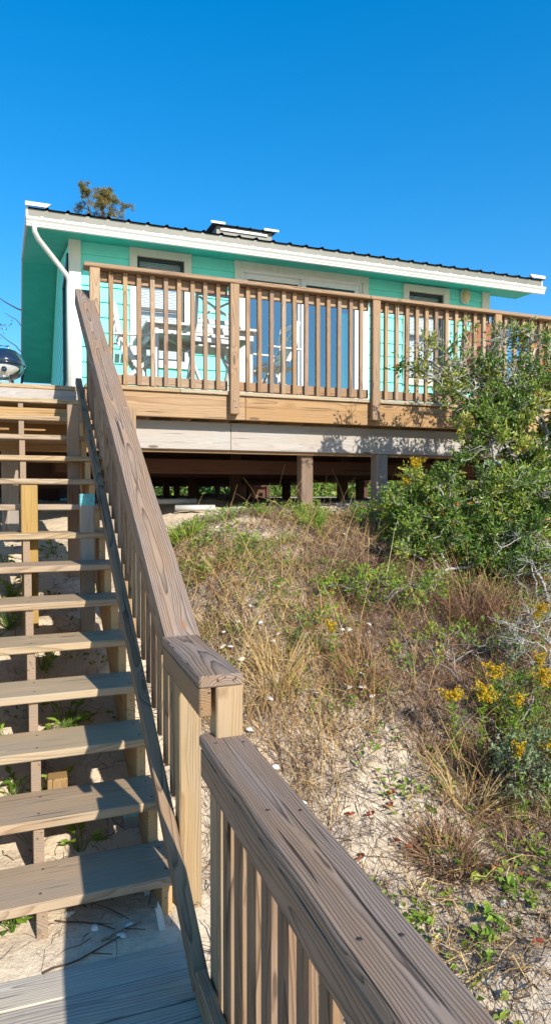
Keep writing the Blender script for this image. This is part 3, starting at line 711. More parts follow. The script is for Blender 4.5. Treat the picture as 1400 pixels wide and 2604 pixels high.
b = MB(); b.board((.18, 0, .16), (0, 1, 0), (0, 0, 1), .39, .035, .018); b.board((-.19, 0, .1), (0, 1, 0), (0, 0, 1), .34, .035, .018); b.build('stretcher', M['white'], ch)
ch.location = (.98, 7.05, DZ + .001); ch.rotation_euler.z = -.1
c2 = copy_tree(ch); c2.location = (2.60, 7.08, DZ + .001); c2.rotation_euler.z = math.pi + .12; c2['label'] = 'white folding chair before the sliding door, lattice back tilted right'
c3 = copy_tree(ch); c3.location = (1.66, 6.36, DZ + .001); c3.rotation_euler.z = math.pi / 2 + .05; c3['label'] = 'white folding chair between railing and table, lattice back towards the camera'

ad = thing('adirondack_chair', 'terracotta slat chair with rounded back behind the far right railing', 'chair', (0, 0, 0), 0, 'terracotta chairs on the deck', True)
b = MB()
for i in range(5):
    x = (i - 2) * .092; hgt = 1.07 - .028 * (i - 2) ** 2
    pl = [(-.043, .35), (.043, .35), (.043, hgt - .03)] + [(.043 * math.cos(a), hgt - .03 + .03 * math.sin(a)) for a in np.linspace(.2, 2.94, 7)] + [(-.043, hgt - .03)]
    b.prism(pl, (x, -.1, 0), (1, 0, 0), (0, -.25, 1), (0, 1, 0), .02)
b.build('backrest', M['terracotta'], ad)
b = MB()
for i in range(6): b.board((0, .0 + .09 * i, .36 + .012 * i), (1, 0, 0), (0, 1, .1), .5, .08, .02)
b.build('seat', M['terracotta'], ad)
for sx in (-.27, .27):
    b = MB(); b.board((sx, .12, .6), (0, 1, 0), (1, 0, 0), .68, .12, .022, .005); b.build('armrest', M['terracotta'], ad)
    b = MB(); b.board((sx, .4, .29), (0, 0, 1), (0, 1, 0), .58, .09, .022); b.build('leg', M['terracotta'], ad)
    b = MB(); b.board((sx * .93, .05, .22), (0, 1, .38), (0, 0, 1), 1.0, .1, .022); b.build('leg', M['terracotta'], ad)
ad.location = (5.73, 6.5, DZ + .001)
a2 = copy_tree(ad); a2.location = (5.02, 6.75, DZ + .001); a2.rotation_euler.z = -.25; a2['label'] = 'terracotta slat chair glimpsed through the shrub, left of its twin'

gr = thing('kettle_grill', 'dark kettle grill with pale front on the deck beside the house', 'grill', (-.33, 8.35, DZ))
gc = (-.33, 8.35, 0)
b = MB(); b.lathe([(.001, 3.02), (.1, 3.025), (.17, 3.06), (.215, 3.12), (.228, 3.19), (.222, 3.2)], gc, 40); b.build('bowl', M['navy'], gr)
b = MB(); n = 16; vs = []; bp = [(.12, 3.03), (.176, 3.058), (.219, 3.118), (.2315, 3.165)]  # pale patch over the bowl, painting the reflection of the bright deck
for i in range(n + 1):
    q = i / n; a = math.radians(-150 + 105 * q); e = math.sqrt(max(0., 1 - (2 * q - 1) ** 2))
    for k, (rr, zz) in enumerate(bp): zc = 3.115 + (zz - 3.115) * (.35 + .65 * e); vs.append((gc[0] + (rr + .006) * math.cos(a), gc[1] + (rr + .006) * math.sin(a), zc))
b.add(vs, [(i * 4 + k, i * 4 + 4 + k, i * 4 + 5 + k, i * 4 + 1 + k) for i in range(n) for k in range(3)], None, .5, True); b.build('painted_reflection', M['deckrefl'], gr)
b = MB(); b.lathe([(.225, 3.195), (.235, 3.205), (.233, 3.235), (.2, 3.31), (.14, 3.36), (.06, 3.385), (.001, 3.39)], gc, 40); ldm = b.build('lid', M['navy'], gr)
b = MB(); b.lathe([(.2285, 3.185), (.242, 3.187), (.242, 3.204), (.23, 3.21)], gc, 40); b.build('rim', M['navy'], gr)
b = MB(); b.tube([(-.39, 8.35, 3.38), (-.38, 8.35, 3.42), (-.28, 8.35, 3.42), (-.27, 8.35, 3.38)], .011, 8); b.build('handle', M['chrome'], ldm)
b = MB(); b.tube([(-.32, 8.13, 3.11), (-.32, 8.105, 3.11)], .03, 16); b.build('front_vent', M['navy'], gr)
for k in range(3):
    a = math.radians(-90 + 25 + 120 * k); b = MB(); b.tube([(gc[0] + .15 * math.cos(a), gc[1] + .15 * math.sin(a), 3.06), (gc[0] + .26 * math.cos(a), gc[1] + .26 * math.sin(a), DZ + .002)], .014, 8); b.build('leg', M['chrome'], gr)
b = MB(); b.lathe([(.001, 2.87), (.16, 2.88), (.165, 2.89), (.001, 2.885)], gc, 24); b.build('ash_pan', M['chrome'], gr)

for k, (x, y, a, ln, lab) in enumerate(((1.52, 7.4, .1, .46, 'pale pipe lying on the shaded sand under the deck, farther one'), (1.58, 6.75, -.12, .42, 'pale pipe lying on the sand at the edge of the deck shade, nearer one'))):
    b = MB(); z = max(float(gz(x + q * ln / 2 * math.cos(a), y + q * ln / 2 * math.sin(a))) for q in (-1, -.5, 0, .5, 1)) + .03
    b.tube([(x - ln / 2 * math.cos(a), y - ln / 2 * math.sin(a), z), (x + ln / 2 * math.cos(a), y + ln / 2 * math.sin(a), z)], .032, 12); tag(b.build('drain_pipe', M['pvc']), lab, 'pipe', 'pipes under the deck')

# ------------------------------------------------------------------ vegetation materials
M['dry'] = leafmat('dry_grass_blades', [(0, (.14, .065, .05)), (.25, (.24, .13, .085)), (.5, (.42, .255, .1)), (.75, (.6, .42, .17)), (1, (.6, .5, .33))], .7, .15, .15)
M['litter'] = leafmat('twig_litter_bark', [(0, (.05, .035, .03)), (.4, (.13, .09, .065)), (.7, (.27, .2, .15)), (1, (.42, .36, .3))], .85, 0, .1)
M['green'] = leafmat('fresh_green_leaf', [(0, (.06, .13, .02)), (.4, (.15, .27, .03)), (.75, (.28, .38, .045)), (.93, (.42, .4, .07)), (1, (.4, .13, .04))], .5, .3)
M['oak'] = leafmat('scrub_leaf', [(0, (.04, .095, .015)), (.4, (.11, .2, .025)), (.7, (.23, .31, .045)), (.95, (.4, .43, .07)), (1, (.5, .14, .03))], .42, .22, .45)
M['sage'] = leafmat('grey_green_leaf', [(0, (.12, .18, .09)), (.6, (.24, .31, .15)), (1, (.36, .4, .2))], .6, .2)
M['gold'] = leafmat('goldenrod_flower', [(0, (.4, .2, .008)), (.5, (.66, .4, .01)), (1, (.78, .54, .02))], .6, .25)
M['bark'] = leafmat('grey_lichen_bark', [(0, (.17, .14, .12)), (.5, (.36, .33, .29)), (1, (.52, .51, .46))], .85, 0, .1)
M['pinebark'] = leafmat('pine_bark', [(0, (.1, .075, .06)), (1, (.27, .2, .15))], .9, 0, .1)
M['needle'] = leafmat('pine_needle', [(0, (.06, .07, .02)), (.5, (.17, .16, .05)), (1, (.33, .25, .08))], .6, .2)
M['redleaf'] = leafmat('red_fallen_leaf', [(0, (.16, .014, .01)), (.6, (.28, .05, .02)), (1, (.36, .16, .05))], .5, .2)

def curved(P0, az, lean, length, K, wob, follow=False, lift=.008):
    """polylines starting at P0; lean 0 = upright, pi/2 = flat; follow: lie on the ground"""
    N = len(P0); out = np.zeros((N, K, 3)); out[:, 0] = P0; a = az.copy(); le = lean.copy(); st = length / (K - 1)
    for k in range(1, K):
        a = a + rng.normal(size=N) * wob; le = le + np.abs(rng.normal(size=N)) * wob * .6
        out[:, k, 0] = out[:, k - 1, 0] + np.sin(le) * np.cos(a) * st
        out[:, k, 1] = out[:, k - 1, 1] + np.sin(le) * np.sin(a) * st
        out[:, k, 2] = out[:, k - 1, 2] + np.cos(le) * st
        if follow: out[:, k, 2] = gz(out[:, k, 0], out[:, k, 1]) + lift * rng.random(N) * 2
        else: out[:, k, 2] = np.maximum(out[:, k, 2], gz(out[:, k, 0], out[:, k, 1]) + .004)
    return out
def scatter(n, x0, x1, y0, y1, dens):
    P = []
    m = 0
    while m < n:
        x = rng.uniform(x0, x1, n * 2); y = rng.uniform(y0, y1, n * 2); k = rng.random(n * 2) < dens(x, y)
        P.append(np.stack([x[k], y[k]], 1)); m += k.sum()
    P = np.concatenate(P)[:n]
    return np.column_stack([P, gz(P[:, 0], P[:, 1])])
inframe = lambda x, y: (x > .58) & (x < .55 * y + 2.0 + .6) & (x > .2 * y - .3)
# dry standing grass
f = FM()
P = scatter(22000, .62, 4.9, 1.7, 5.5, lambda x, y: np.where(inframe(x, y), veg(x, y) ** 1.3, 0))
vg = veg(P[:, 0], P[:, 1]); hh = (.05 + .17 * vg ** 1.5 * rng.random(len(P))) * np.interp(P[:, 1], [2, 3.3, 3.7, 4.7, 5.2], [.55, 1.1, 1.15, .8, .7])
tone = np.clip(n2(P[:, 0], P[:, 1], 1.6, 9) * .55 + .1 + rng.normal(size=len(P)) * .16 + np.interp(P[:, 0], [.7, 1.3, 2.2], [.22, .05, -.12]), 0, 1)
f.ribbons(curved(P, rng.uniform(0, 6.3, len(P)), np.abs(rng.normal(size=len(P))) * .55 + .1, hh, 4, .25), rng.uniform(.0028, .0055, len(P)), tone)
# taller straw stalks
P = scatter(700, .7, 4.4, 2.4, 5.2, lambda x, y: np.where(inframe(x, y), veg(x, y), 0))
f.ribbons(curved(P, rng.uniform(0, 6.3, len(P)), np.abs(rng.normal(size=len(P))) * .35 + .15, rng.uniform(.25, .55, len(P)), 6, .14), rng.uniform(.003, .005, len(P)), rng.uniform(.45, .9, len(P)))
P = scatter(7500, .62, 4.8, 1.8, 5.3, lambda x, y: np.where(inframe(x, y), np.clip(veg(x, y) + .1, 0, 1), 0))
tone = np.clip(n2(P[:, 0], P[:, 1], 1.6, 9) * .5 + .2 + rng.normal(size=len(P)) * .2, 0, 1)
f.ribbons(curved(P, rng.uniform(0, 6.3, len(P)), np.full(len(P), 1.5), rng.uniform(.08, .3, len(P)), 5, .35, True, .035), rng.uniform(.003, .006, len(P)), tone)
tag(f.build('dry_grass', M['dry']), 'dry brown and straw coloured grass covering the sandy bank', 'dry grass', kind='stuff')
# lying stems, roots and twigs on the sand
f = FM()
P = scatter(29000, .6, 4.8, 1.4, 5.5, lambda x, y: np.where(inframe(x, y), .25 + .75 * veg(x, y), 0) * (.35 + .65 * n2(x, y, 4, 12)))
f.ribbons(curved(P, rng.uniform(0, 6.3, len(P)), np.full(len(P), 1.5), rng.uniform(.06, .3, len(P)), 5, .5, True, .02), rng.uniform(.0025, .006, len(P)), np.clip(rng.beta(1.3, 2.3, len(P)), 0, 1), side=np.tile([0.3, 0.2, 1.0], (len(P), 1)) * 0 + rng.normal(size=(len(P), 3)))
P = scatter(900, -.45, .5, 2.45, 6.0, lambda x, y: .3 + .7 * n2(x, y, 5, 3))
f.ribbons(curved(P, rng.uniform(0, 6.3, len(P)), np.full(len(P), 1.5), rng.uniform(.04, .22, len(P)), 5, .55, True, .008), rng.uniform(.002, .005, len(P)), rng.uniform(0, .5, len(P)))
tag(f.build('twig_litter', M['litter']), 'dark roots, twigs and dead stems strewn over the sand', 'twig litter', kind='stuff')
# low green cover
f = FM()
def sprouts(C, nl, ll, lw, rad, hgt, t0, t1):
    for c in C:
        n = rng.integers(nl // 2, nl); a = rng.uniform(0, 6.3, n); q = np.sqrt(rng.random(n)) * rad
        x = c[0] + q * np.cos(a); y = c[1] + q * np.sin(a); z = gz(x, y) + rng.random(n) * hgt
        d = np.stack([np.cos(a), np.sin(a), rng.uniform(.0, 1.1, n)], 1)
        f.leaves(np.stack([x, y, z], 1), d, rng.uniform(.6, 1.1, n) * ll, rng.uniform(.7, 1.2, n) * lw, np.clip(rng.uniform(t0, t1) + rng.normal(size=n) * .12, 0, 1), .25, (0, 0, 1))
dens = lambda x, y: np.where(inframe(x, y), np.clip((n2(x, y, 2.3, 15) - .38) * 2.6, 0, 1), 0)
sprouts(scatter(260, 1.0, 4.4, 4.35, 5.5, dens), 26, .045, .014, .07, .07, .25, .7)           # band at the crest
sprouts(scatter(330, 1.3, 4.2, 2.7, 4.5, lambda x, y: dens(x, y) * np.clip((x - 1.2) / 1.0, .1, 1)), 22, .042, .018, .07, .12, .15, .75)
sprouts(scatter(70, .8, 2.2, 1.7, 3.0, lambda x, y: dens(x, y)), 10, .05, .026, .06, .03, .4, .8)
sprouts(scatter(60, .7, 1.6, 3.0, 4.6, lambda x, y: dens(x, y)), 12, .045, .014, .05, .06, .3, .75)
sprouts(scatter(40, -.45, .45, 3.4, 6.0, lambda x, y: np.ones_like(x)), 9, .045, .02, .05, .03, .3, .8)
tag(f.build('ground_cover', M['green']), 'low green dune plants creeping over the bank', 'ground cover', kind='stuff')

def clump_grass(name, label, x, y, h, n, t0, t1, spread=.07, lean=.55, group=None, mat='dry', wd=.005):
    f = FM(); a = rng.uniform(0, 6.3, n); q = np.sqrt(rng.random(n)) * spread
    P = np.stack([x + q * np.cos(a), y + q * np.sin(a)], 1); P = np.column_stack([P, gz(P[:, 0], P[:, 1]) - .005])
    f.ribbons(curved(P, a + rng.normal(size=n) * .5, np.abs(rng.normal(size=n)) * lean + .08, h * rng.uniform(.55, 1.1, n), 6, .22), rng.uniform(.7, 1.3, n) * wd, rng.uniform(t0, t1, n))
    tag(f.build(name, M[mat]), label, 'grass', group)
G = 'bunch grasses on the bank'
clump_grass('grass_clump', 'green and yellow grass clump by the rail, below the pipes', 1.12, 5.08, .2, 120, .35, .95, .1, .4, G, 'green', .008)
clump_grass('grass_clump', 'low matted reddish brown grass clump near the camera, beside the level rail', 1.72, 2.44, .22, 420, .1, .45, .12, .95, G)
clump_grass('grass_clump', 'feathery brown broom grass below the dense shrub', 2.86, 3.84, .34, 380, .05, .4, .13, .45, G)
clump_grass('grass_clump', 'second feathery brown broom grass, right of the first under the shrub', 3.12, 3.72, .3, 260, .1, .45, .12, .5, G)
clump_grass('grass_clump', 'straw coloured grass clump next to the railing post', .86, 3.45, .26, 200, .5, .95, .1, .4, G)
clump_grass('grass_clump', 'straw coloured grass clump behind the white shells', 1.3, 3.5, .28, 220, .45, .9, .12, .45, G)
clump_grass('grass_clump', 'rusty dry grass clump left of the goldenrods', 1.78, 3.42, .27, 240, .2, .6, .11, .5, G)
clump_grass('grass_clump', 'loose grey straw clump with long bent stalks under the goldenrods', 2.02, 2.72, .36, 160, .4, 1., .1, .7, G)
clump_grass('grass_clump', 'greenish grass clump in front of the round deck post', 2.15, 4.98, .22, 120, .3, .8, .09, .45, G, 'green', .007)

clump_grass('grass_clump', 'tall tangled brown stems in front of the goldenrod cluster', 2.3, 2.78, .42, 150, .05, .55, .16, .6, G, 'dry', .005)
clump_grass('grass_clump', 'tall tangled brown stems behind the goldenrod cluster at the right edge', 2.7, 3.12, .46, 170, .05, .5, .18, .6, G, 'dry', .005)
def stick(f, a, b, r0, r1, t, wob=.06, K=7, n=5):
    a = np.array(a, float); b = np.array(b, float); s = np.linspace(0, 1, K)[:, None]
    p = a + (b - a) * s; Ln = np.linalg.norm(b - a); j = np.cumsum(rng.normal(size=(K, 3)) * wob * Ln / K ** .5, 0); j -= j[-1] * s; j[0] = 0
    p = p + j; f.tube(p, r0, r1, t, n); return p
def shrub(name, label, base, crown, ncl, nleaf, ll, lw, tr, leafm, br=.022, barkt=(.2, .7), twigs=6, cr=.17, dead=0., cat='shrub', group=None, trunks=3, red=.01, up=.4):
    """crown: list of ellipsoids (centre, radii); clumps of leaves at the ends of forking branches"""
    bx, by = base; bz = float(gz(bx, by)); t = thing(name, label, cat, (bx, by, bz), 0, group)
    fb = FM(); fl = FM(); nodes = []
    for k in range(trunks):
        c, rr = crown[k % len(crown)]
        tgt = np.array(c) + rng.normal(size=3) * np.array(rr) * .35
        p = stick(fb, (bx + rng.normal() * .12, by + rng.normal() * .12, bz - .05), tgt, br, br * .45, rng.uniform(*barkt), .12, 9, 6); nodes += list(p[3:])
    wts = np.array([rr[0] * rr[1] * rr[2] for c, rr in crown]); wts = wts / wts.sum()
    for i in range(ncl):
        c, rr = crown[rng.choice(len(crown), p=wts)]
        d = rng.normal(size=3); d /= np.linalg.norm(d); q = np.array(c) + d * np.array(rr) * rng.uniform(.35, 1.) ** .6
        q[2] = max(q[2], float(gz(q[0], q[1])) + .05)
        nd = min(nodes, key=lambda m: np.linalg.norm(m - q) + .3 * max(0, m[2] - q[2]))
        p = stick(fb, nd, q, br * .42, br * .14, rng.uniform(*barkt), .16, 7, 5)
        if rng.random() < .6: nodes += list(p[3:6])
        kd = rng.random() < dead; tb = rng.uniform(*tr)
        for j in range(twigs):
            dv = rng.normal(size=3) + d * .5 + np.array([0, 0, up]); dv /= np.linalg.norm(dv); tip = q + dv * cr * rng.uniform(.5, 1.2)
            tp = stick(fb, q if rng.random() < .6 else p[-3], tip, br * .16, br * .06, rng.uniform(*barkt), .2, 5, 4)
            if not kd:
                n = max(2, int(nleaf / twigs)); s = rng.random(n) ** .7; L = tp[0] + (tp[-1] - tp[0]) * s[:, None] + rng.normal(size=(n, 3)) * .014
                D = rng.normal(size=(n, 3)) * .8 + dv + np.array([0, 0, .25])
                tt = np.clip(tb + rng.normal(size=n) * .13, 0, .96); tt = np.where(rng.random(n) < red, 1., tt)
                fl.leaves(L, D, rng.uniform(.65, 1.15, n) * ll, rng.uniform(.7, 1.15, n) * lw, tt, .22)
    fb.build('branches', M['bark'], t, True)
    if fl.n: fl.build('foliage', M[leafm], t)
    return t
SG = 'scrub bushes beside the deck'
shrub('scrub_oak', 'scraggly grey-branched shrub reaching up to the deck railing at right', (4.7, 4.85), [((3.5, 5.0, 2.8), (.46, .3, .32)), ((4.25, 5.0, 2.9), (.5, .35, .36)), ((4.95, 5.0, 2.8), (.45, .35, .34)), ((4.1, 4.95, 2.62), (.8, .3, .2))],
      118, 95, .05, .022, (.25, .85), 'oak', .026, (.35, .95), 9, .17, .2, group=SG, trunks=5, red=.015)
shrub('wax_myrtle', 'dense glossy green shrub covering the right end of the deck rim', (4.2, 4.6), [((4.3, 4.75, 2.2), (.7, .4, .5)), ((3.85, 4.7, 1.95), (.5, .35, .4)), ((4.75, 4.6, 1.8), (.5, .4, .6))],
      135, 170, .05, .021, (.3, .88), 'oak', .026, (.1, .5), 8, .17, .04, group=SG, trunks=5, red=.012)
shrub('wax_myrtle', 'spreading dark green shrub below the deck beam, right of the square post', (3.4, 4.5), [((3.3, 4.5, 1.58), (.6, .35, .34)), ((3.75, 4.4, 1.5), (.6, .35, .4)), ((2.95, 4.55, 1.5), (.3, .25, .22)), ((4.2, 4.3, 1.4), (.4, .3, .4))],
      135, 160, .046, .019, (.2, .8), 'oak', .022, (.1, .6), 8, .15, .05, group=SG, trunks=6, red=.01)
shrub('wax_myrtle', 'low dark green shrub hugging the slope in front of the square deck post', (2.9, 4.3), [((2.85, 4.35, 1.34), (.38, .25, .18)), ((3.5, 4.15, 1.25), (.45, .28, .22))],
      60, 120, .042, .017, (.12, .75), 'oak', .014, (.25, .8), 8, .12, .08, group=SG, trunks=5, red=.02)
shrub('dead_shrub', 'bare silver-grey twiggy shrub at the right edge under the green shrub', (3.62, 3.9), [((3.58, 3.9, 1.12), (.32, .25, .34))], 30, 12, .03, .012, (.3, .6), 'oak', .014, (.55, 1.), 9, .14, .8, group=SG, trunks=4)
shrub('dead_shrub', 'low bare grey brush beside the goldenrods at the right edge', (3.05, 3.25), [((3.0, 3.25, .78), (.3, .25, .22))], 24, 10, .03, .012, (.3, .6), 'sage', .012, (.4, .95), 9, .13, .75, group=SG, trunks=4)
shrub('sage_bush', 'small grey-green bush under the lower goldenrods at the right edge', (2.38, 2.58), [((2.36, 2.6, .3), (.2, .16, .18))], 22, 90, .032, .013, (.2, .9), 'sage', .008, (.2, .5), 7, .09, .0, group=SG, trunks=4)
shrub('low_bush', 'low olive bush with reddish leaves among the dry grass', (1.72, 3.62), [((1.66, 3.7, .84), (.2, .18, .1))], 12, 36, .034, .013, (.3, .8), 'green', .006, (.1, .4), 6, .09, .1, group=SG, trunks=3, red=.2)
shrub('low_bush', 'low green bush in the dry grass left of the broom grass', (2.2, 3.95), [((2.25, 3.95, 1.02), (.55, .32, .09))], 26, 42, .036, .015, (.3, .8), 'green', .007, (.1, .5), 6, .09, .1, group=SG, trunks=5, red=.02)
shrub('low_bush', 'yellow-green low bush right of centre on the slope', (2.5, 3.5), [((2.5, 3.5, .7), (.5, .3, .1))], 26, 40, .036, .015, (.35, .9), 'green', .007, (.1, .5), 6, .09, .25, group=SG, trunks=5, red=.02)
shrub('low_bush', 'bushy green plant at the foot of the square deck post', (2.75, 4.75), [((2.75, 4.78, 1.5), (.3, .2, .14))], 22, 80, .04, .014, (.3, .85), 'green', .007, (.1, .4), 6, .1, .05, group=SG, trunks=4, red=.05)

shrub('low_bush', 'leafy green growth under the goldenrod cluster at the right edge', (2.5, 2.95), [((2.35, 2.95, .42), (.28, .16, .15)), ((2.65, 2.95, .5), (.25, .18, .18))], 30, 50, .04, .013, (.2, .8), 'green', .006, (.1, .5), 6, .1, .3, group=SG, trunks=6, red=.03)
# goldenrods
GL = [(2.12, 2.93, .4, 'goldenrod in flower, leftmost of the cluster at the right edge'), (2.23, 2.86, .45, 'goldenrod in flower, second from the left in its cluster'), (2.38, 2.86, .4, 'goldenrod with two small heads, third from the left in its cluster'),
      (2.44, 2.97, .45, 'broad flat headed goldenrod behind the middle of the cluster'), (2.52, 2.84, .5, 'tallest full headed goldenrod in front of the grey brush'), (2.72, 2.97, .5, 'narrow goldenrod spike highest in the right cluster'),
      (2.98, 3.25, .5, 'goldenrod standing alone against the dead grey twigs'), (2.23, 2.55, .4, 'small goldenrod on the grey-green sage bush'), (2.37, 2.53, .4, 'goldenrod cut by the right edge, lowest in the photo'),
      (2.64, 2.82, .45, 'goldenrod cut by the right edge beside the tallest one'), (2.82, 4.42, .78, 'tall goldenrod against the dark gap under the deck'), (2.78, 4.52, .6, 'shorter goldenrod left of the tall one under the deck'),
      (1.67, 3.47, .3, 'small yellow goldenrod alone in the dry grass mid-slope'), (2.14, 4.74, .3, 'pale budding goldenrod spike in front of the round deck post')]
for x, y, h, lab in GL:
    z = float(gz(x, y)); t = thing('goldenrod', lab, 'goldenrod', (x, y, z), 0, 'goldenrods on the bank')
    f1 = FM(); f2 = FM(); f3 = FM()
    top = np.array([x + rng.normal() * .03, y + rng.normal() * .03, z + h]); p = stick(f1, (x, y, z - .02), top, .0035, .002, .4, .05, 8, 5)
    s = rng.random(46) * .85; L = np.array([p[0] + (p[-1] - p[0]) * q for q in s]); a = rng.uniform(0, 6.3, 46)
    f2.leaves(L, np.stack([np.cos(a), np.sin(a), rng.uniform(.2, .9, 46)], 1), rng.uniform(.03, .06, 46), rng.uniform(.007, .012, 46), rng.uniform(.2, .75, 46))
    nb = 13; small = .5 if 'small' in lab or 'budding' in lab or 'narrow' in lab else 1.
    for k in range(nb):
        a = rng.uniform(0, 6.3); ln = rng.uniform(.03, .085) * small; q0 = top - np.array([0, 0, rng.uniform(0, .06)]); q1 = q0 + np.array([math.cos(a) * ln, math.sin(a) * ln, rng.uniform(.0, .04)])
        bp = stick(f1, q0, q1, .0014, .001, .5, .1, 4, 4)
        m = 24 if small == 1. else 12; L = bp[0] + (bp[-1] - bp[0]) * rng.random(m)[:, None] + rng.normal(size=(m, 3)) * .007
        f3.leaves(L, rng.normal(size=(m, 3)) + [0, 0, .8], rng.uniform(.008, .015, m), rng.uniform(.006, .011, m), np.clip(rng.normal(size=m) * .3 + .5, 0, 1))
    f1.build('stem', M['green'], t); f2.build('leaves', M['green'], t); f3.build('flower_head', M['green' if 'budding' in lab else 'gold'], t)

# leafy plants under and beside the stairs
VL = [(.08, 3.24, 'broad leaved green seedling between the second and third treads'), (-.11, 3.27, 'lobed green seedling left of the centre stringer, low on the stairs'), (.18, 3.2, 'green vine shoot with three leaves under the third tread'), (.17, 2.95, 'hanging green leaf pair in front of the second tread gap'),
      (.15, 3.58, 'bushy bright green plant filling the gap below the fourth tread'), (-.09, 2.58, 'green leaves peeking below the lowest tread at the left edge'), (-.17, 3.5, 'straw and green plant at the left edge below the fourth tread'), (-.17, 4.93, 'dark leafy plant at the left edge behind the middle treads'),
      (-.16, 4.5, 'leafy plant with pale dead leaves left of the centre stringer'), (.12, 4.85, 'small dark rosette on the shaded sand behind the centre stringer'), (.24, 4.75, 'trailing leaves beside the tan support post'), (.03, 4.05, 'small leafy sprout right of the centre stringer'), (.13, 5.75, 'yellow-green sprout lit by the sun between the posts'), (-.25, 5.6, 'olive tuft at the left edge high under the stairs')]
for i, (x, y, lab) in enumerate(VL):
    f = FM(); n = 34 if 'bushy' in lab or 'leafy plant' in lab else (16 if 'rosette' in lab or 'tuft' in lab else 11); sp = .1 if n > 20 else .05
    a = rng.uniform(0, 6.3, n); q = np.sqrt(rng.random(n)) * sp; px = x + q * np.cos(a); py = y + q * np.sin(a)
    hz = rng.random(n) * (.14 if n > 20 else .09)
    if 'rosette' in lab: hz = hz * .2
    f.leaves(np.stack([px, py, gz(px, py) + hz + .01], 1), np.stack([np.cos(a), np.sin(a), rng.uniform(-.2, .8, n)], 1), rng.uniform(.05, .085, n), rng.uniform(.02, .036, n), np.clip(rng.uniform(.2, .75) + rng.normal(size=n) * .15, 0, .95), .2, (0, 0, 1))
    for k in range(n): stick(f, (x, y, float(gz(x, y)) - .01), (px[k], py[k], float(gz(px[k], py[k])) + hz[k] + .012), .002, .0015, .3, .1, 4, 4)
    tag(f.build('leafy_plant', M['green']), lab, 'plant', 'leafy plants under the stairs')
# creeping vine leaves near the camera
for x, y, nn, lab in ((1.22, 2.05, 16, 'bright green creeping vine along the handrail at lower right'), (1.45, 1.9, 12, 'bright green creeping vine at the bottom right corner'), (1.3, 2.38, 9, 'sparse green vine shoots right of the level rail'), (1.52, 2.3, 8, 'green vine sprigs above the matted brown clump'), (1.85, 2.35, 8, 'pale green star shaped sprig on the bare sand at right')):
    f = FM(); c = curved(np.array([[x, y, float(gz(x, y))]]), np.array([rng.uniform(-1.2, -.4)]), np.array([1.5]), np.array([.35]), 9, .3, True)[0]
    f.tube(c + [0, 0, .012], .002, .0015, .4, 4)
    s = rng.integers(0, 9, nn * 2); a = rng.uniform(0, 6.3, nn * 2)
    f.leaves(c[s] + [0, 0, .02] + rng.normal(size=(nn * 2, 3)) * [.02, .02, .008], np.stack([np.cos(a), np.sin(a), rng.uniform(0, .7, nn * 2)], 1), rng.uniform(.03, .055, nn * 2), rng.uniform(.02, .034, nn * 2), rng.uniform(.3, .75, nn * 2), .2, (0, 0, 1))
    tag(f.build('creeping_vine', M['green']), lab, 'vine', 'creeping vines on the sand')

# shells, fallen leaves, small finds
def shell_mesh():
    b = MB(); n = 14; vs = [(0, 0, .42)]; fs = []
    for ring, (rr, zz) in enumerate(((.5, .36), (.85, .18), (1., .0))):
        for k in range(n):
            a = 2 * math.pi * k / n; w = 1 + .13 * math.sin(3 * a + 1) + random.uniform(-.06, .06); vs.append((rr * w * math.cos(a), .74 * rr * w * math.sin(a) + .1 * rr, zz + random.uniform(-.03, .03)))
    fs = [(0, 1 + k, 1 + (k + 1) % n) for k in range(n)] + [(1 + q * n + k, 1 + q * n + n + k, 1 + q * n + n + (k + 1) % n, 1 + q * n + (k + 1) % n) for q in (0, 1) for k in range(n)]
    b.add(vs, fs, None, .5, True); return b
SH = [(1.04, 3.75), (1.08, 3.72), (1.18, 3.68), (1.12, 3.62), (1.31, 3.84), (1.39, 3.75), (1.35, 3.71), (1.77, 3.78), (1.81, 3.7), (1.86, 3.71), (1.81, 3.44), (1.69, 3.37), (1.77, 3.36), (1.81, 3.32), (1.21, 3.39), (1.86, 3.48), (2.34, 4.75), (1.48, 3.37), (1.28, 3.95), (1.17, 3.86), (1.07, 3.84), (2.03, 3.76), (1.67, 2.8), (1.33, 2.51), (1.51, 2.25), (1.61, 2.49), (1.79, 2.17), (1.05, 3.25), (1.12, 3.05), (1.0, 2.85), (1.16, 2.8), (.98, 3.1)]
proto = [shell_mesh().build('oyster_shell', M['shell']) for _ in range(4)]
for i, (x, y) in enumerate(SH):
    o = proto[i] if i < 4 else proto[i % 4].copy()
    if i >= 4: COL.objects.link(o)
    s = random.uniform(.014, .026) * (1.35 if (x, y) in ((1.69, 3.37), (1.77, 3.36)) else 1.); o.scale = (s, s, s)
    o.location = (x, y, float(gz(x, y)) + (.035 if veg(x, y) > .45 else .004)); o.rotation_euler = (random.uniform(-.4, .5), random.uniform(-.4, .4), random.uniform(0, 6.3))
    tag(o, 'small bleached oyster shell lying on the sandy bank among dry grass', 'shell', 'oyster shells on the bank')
for i, (x, y, lab) in enumerate(((.11, 2.61, 'pale shell fragment on the sand below the lowest tread, leftmost'), (.2, 2.52, 'round white shell on shaded sand at the edge of the landing'), (.29, 2.45, 'white shell next to the brown twig by the landing'), (.32, 2.5, 'thin white shell chip behind the twig by the landing'), (.44, 3.03, 'white shell in shade by the green-topped post stub'))):
    o = proto[i % 4].copy(); COL.objects.link(o); s = .02; o.scale = (s, s, s); o.location = (x, y, float(gz(x, y)) + .002); o.rotation_euler = (.2, random.uniform(-.3, .3), i * 1.3); tag(o, lab, 'shell', 'shells by the landing')
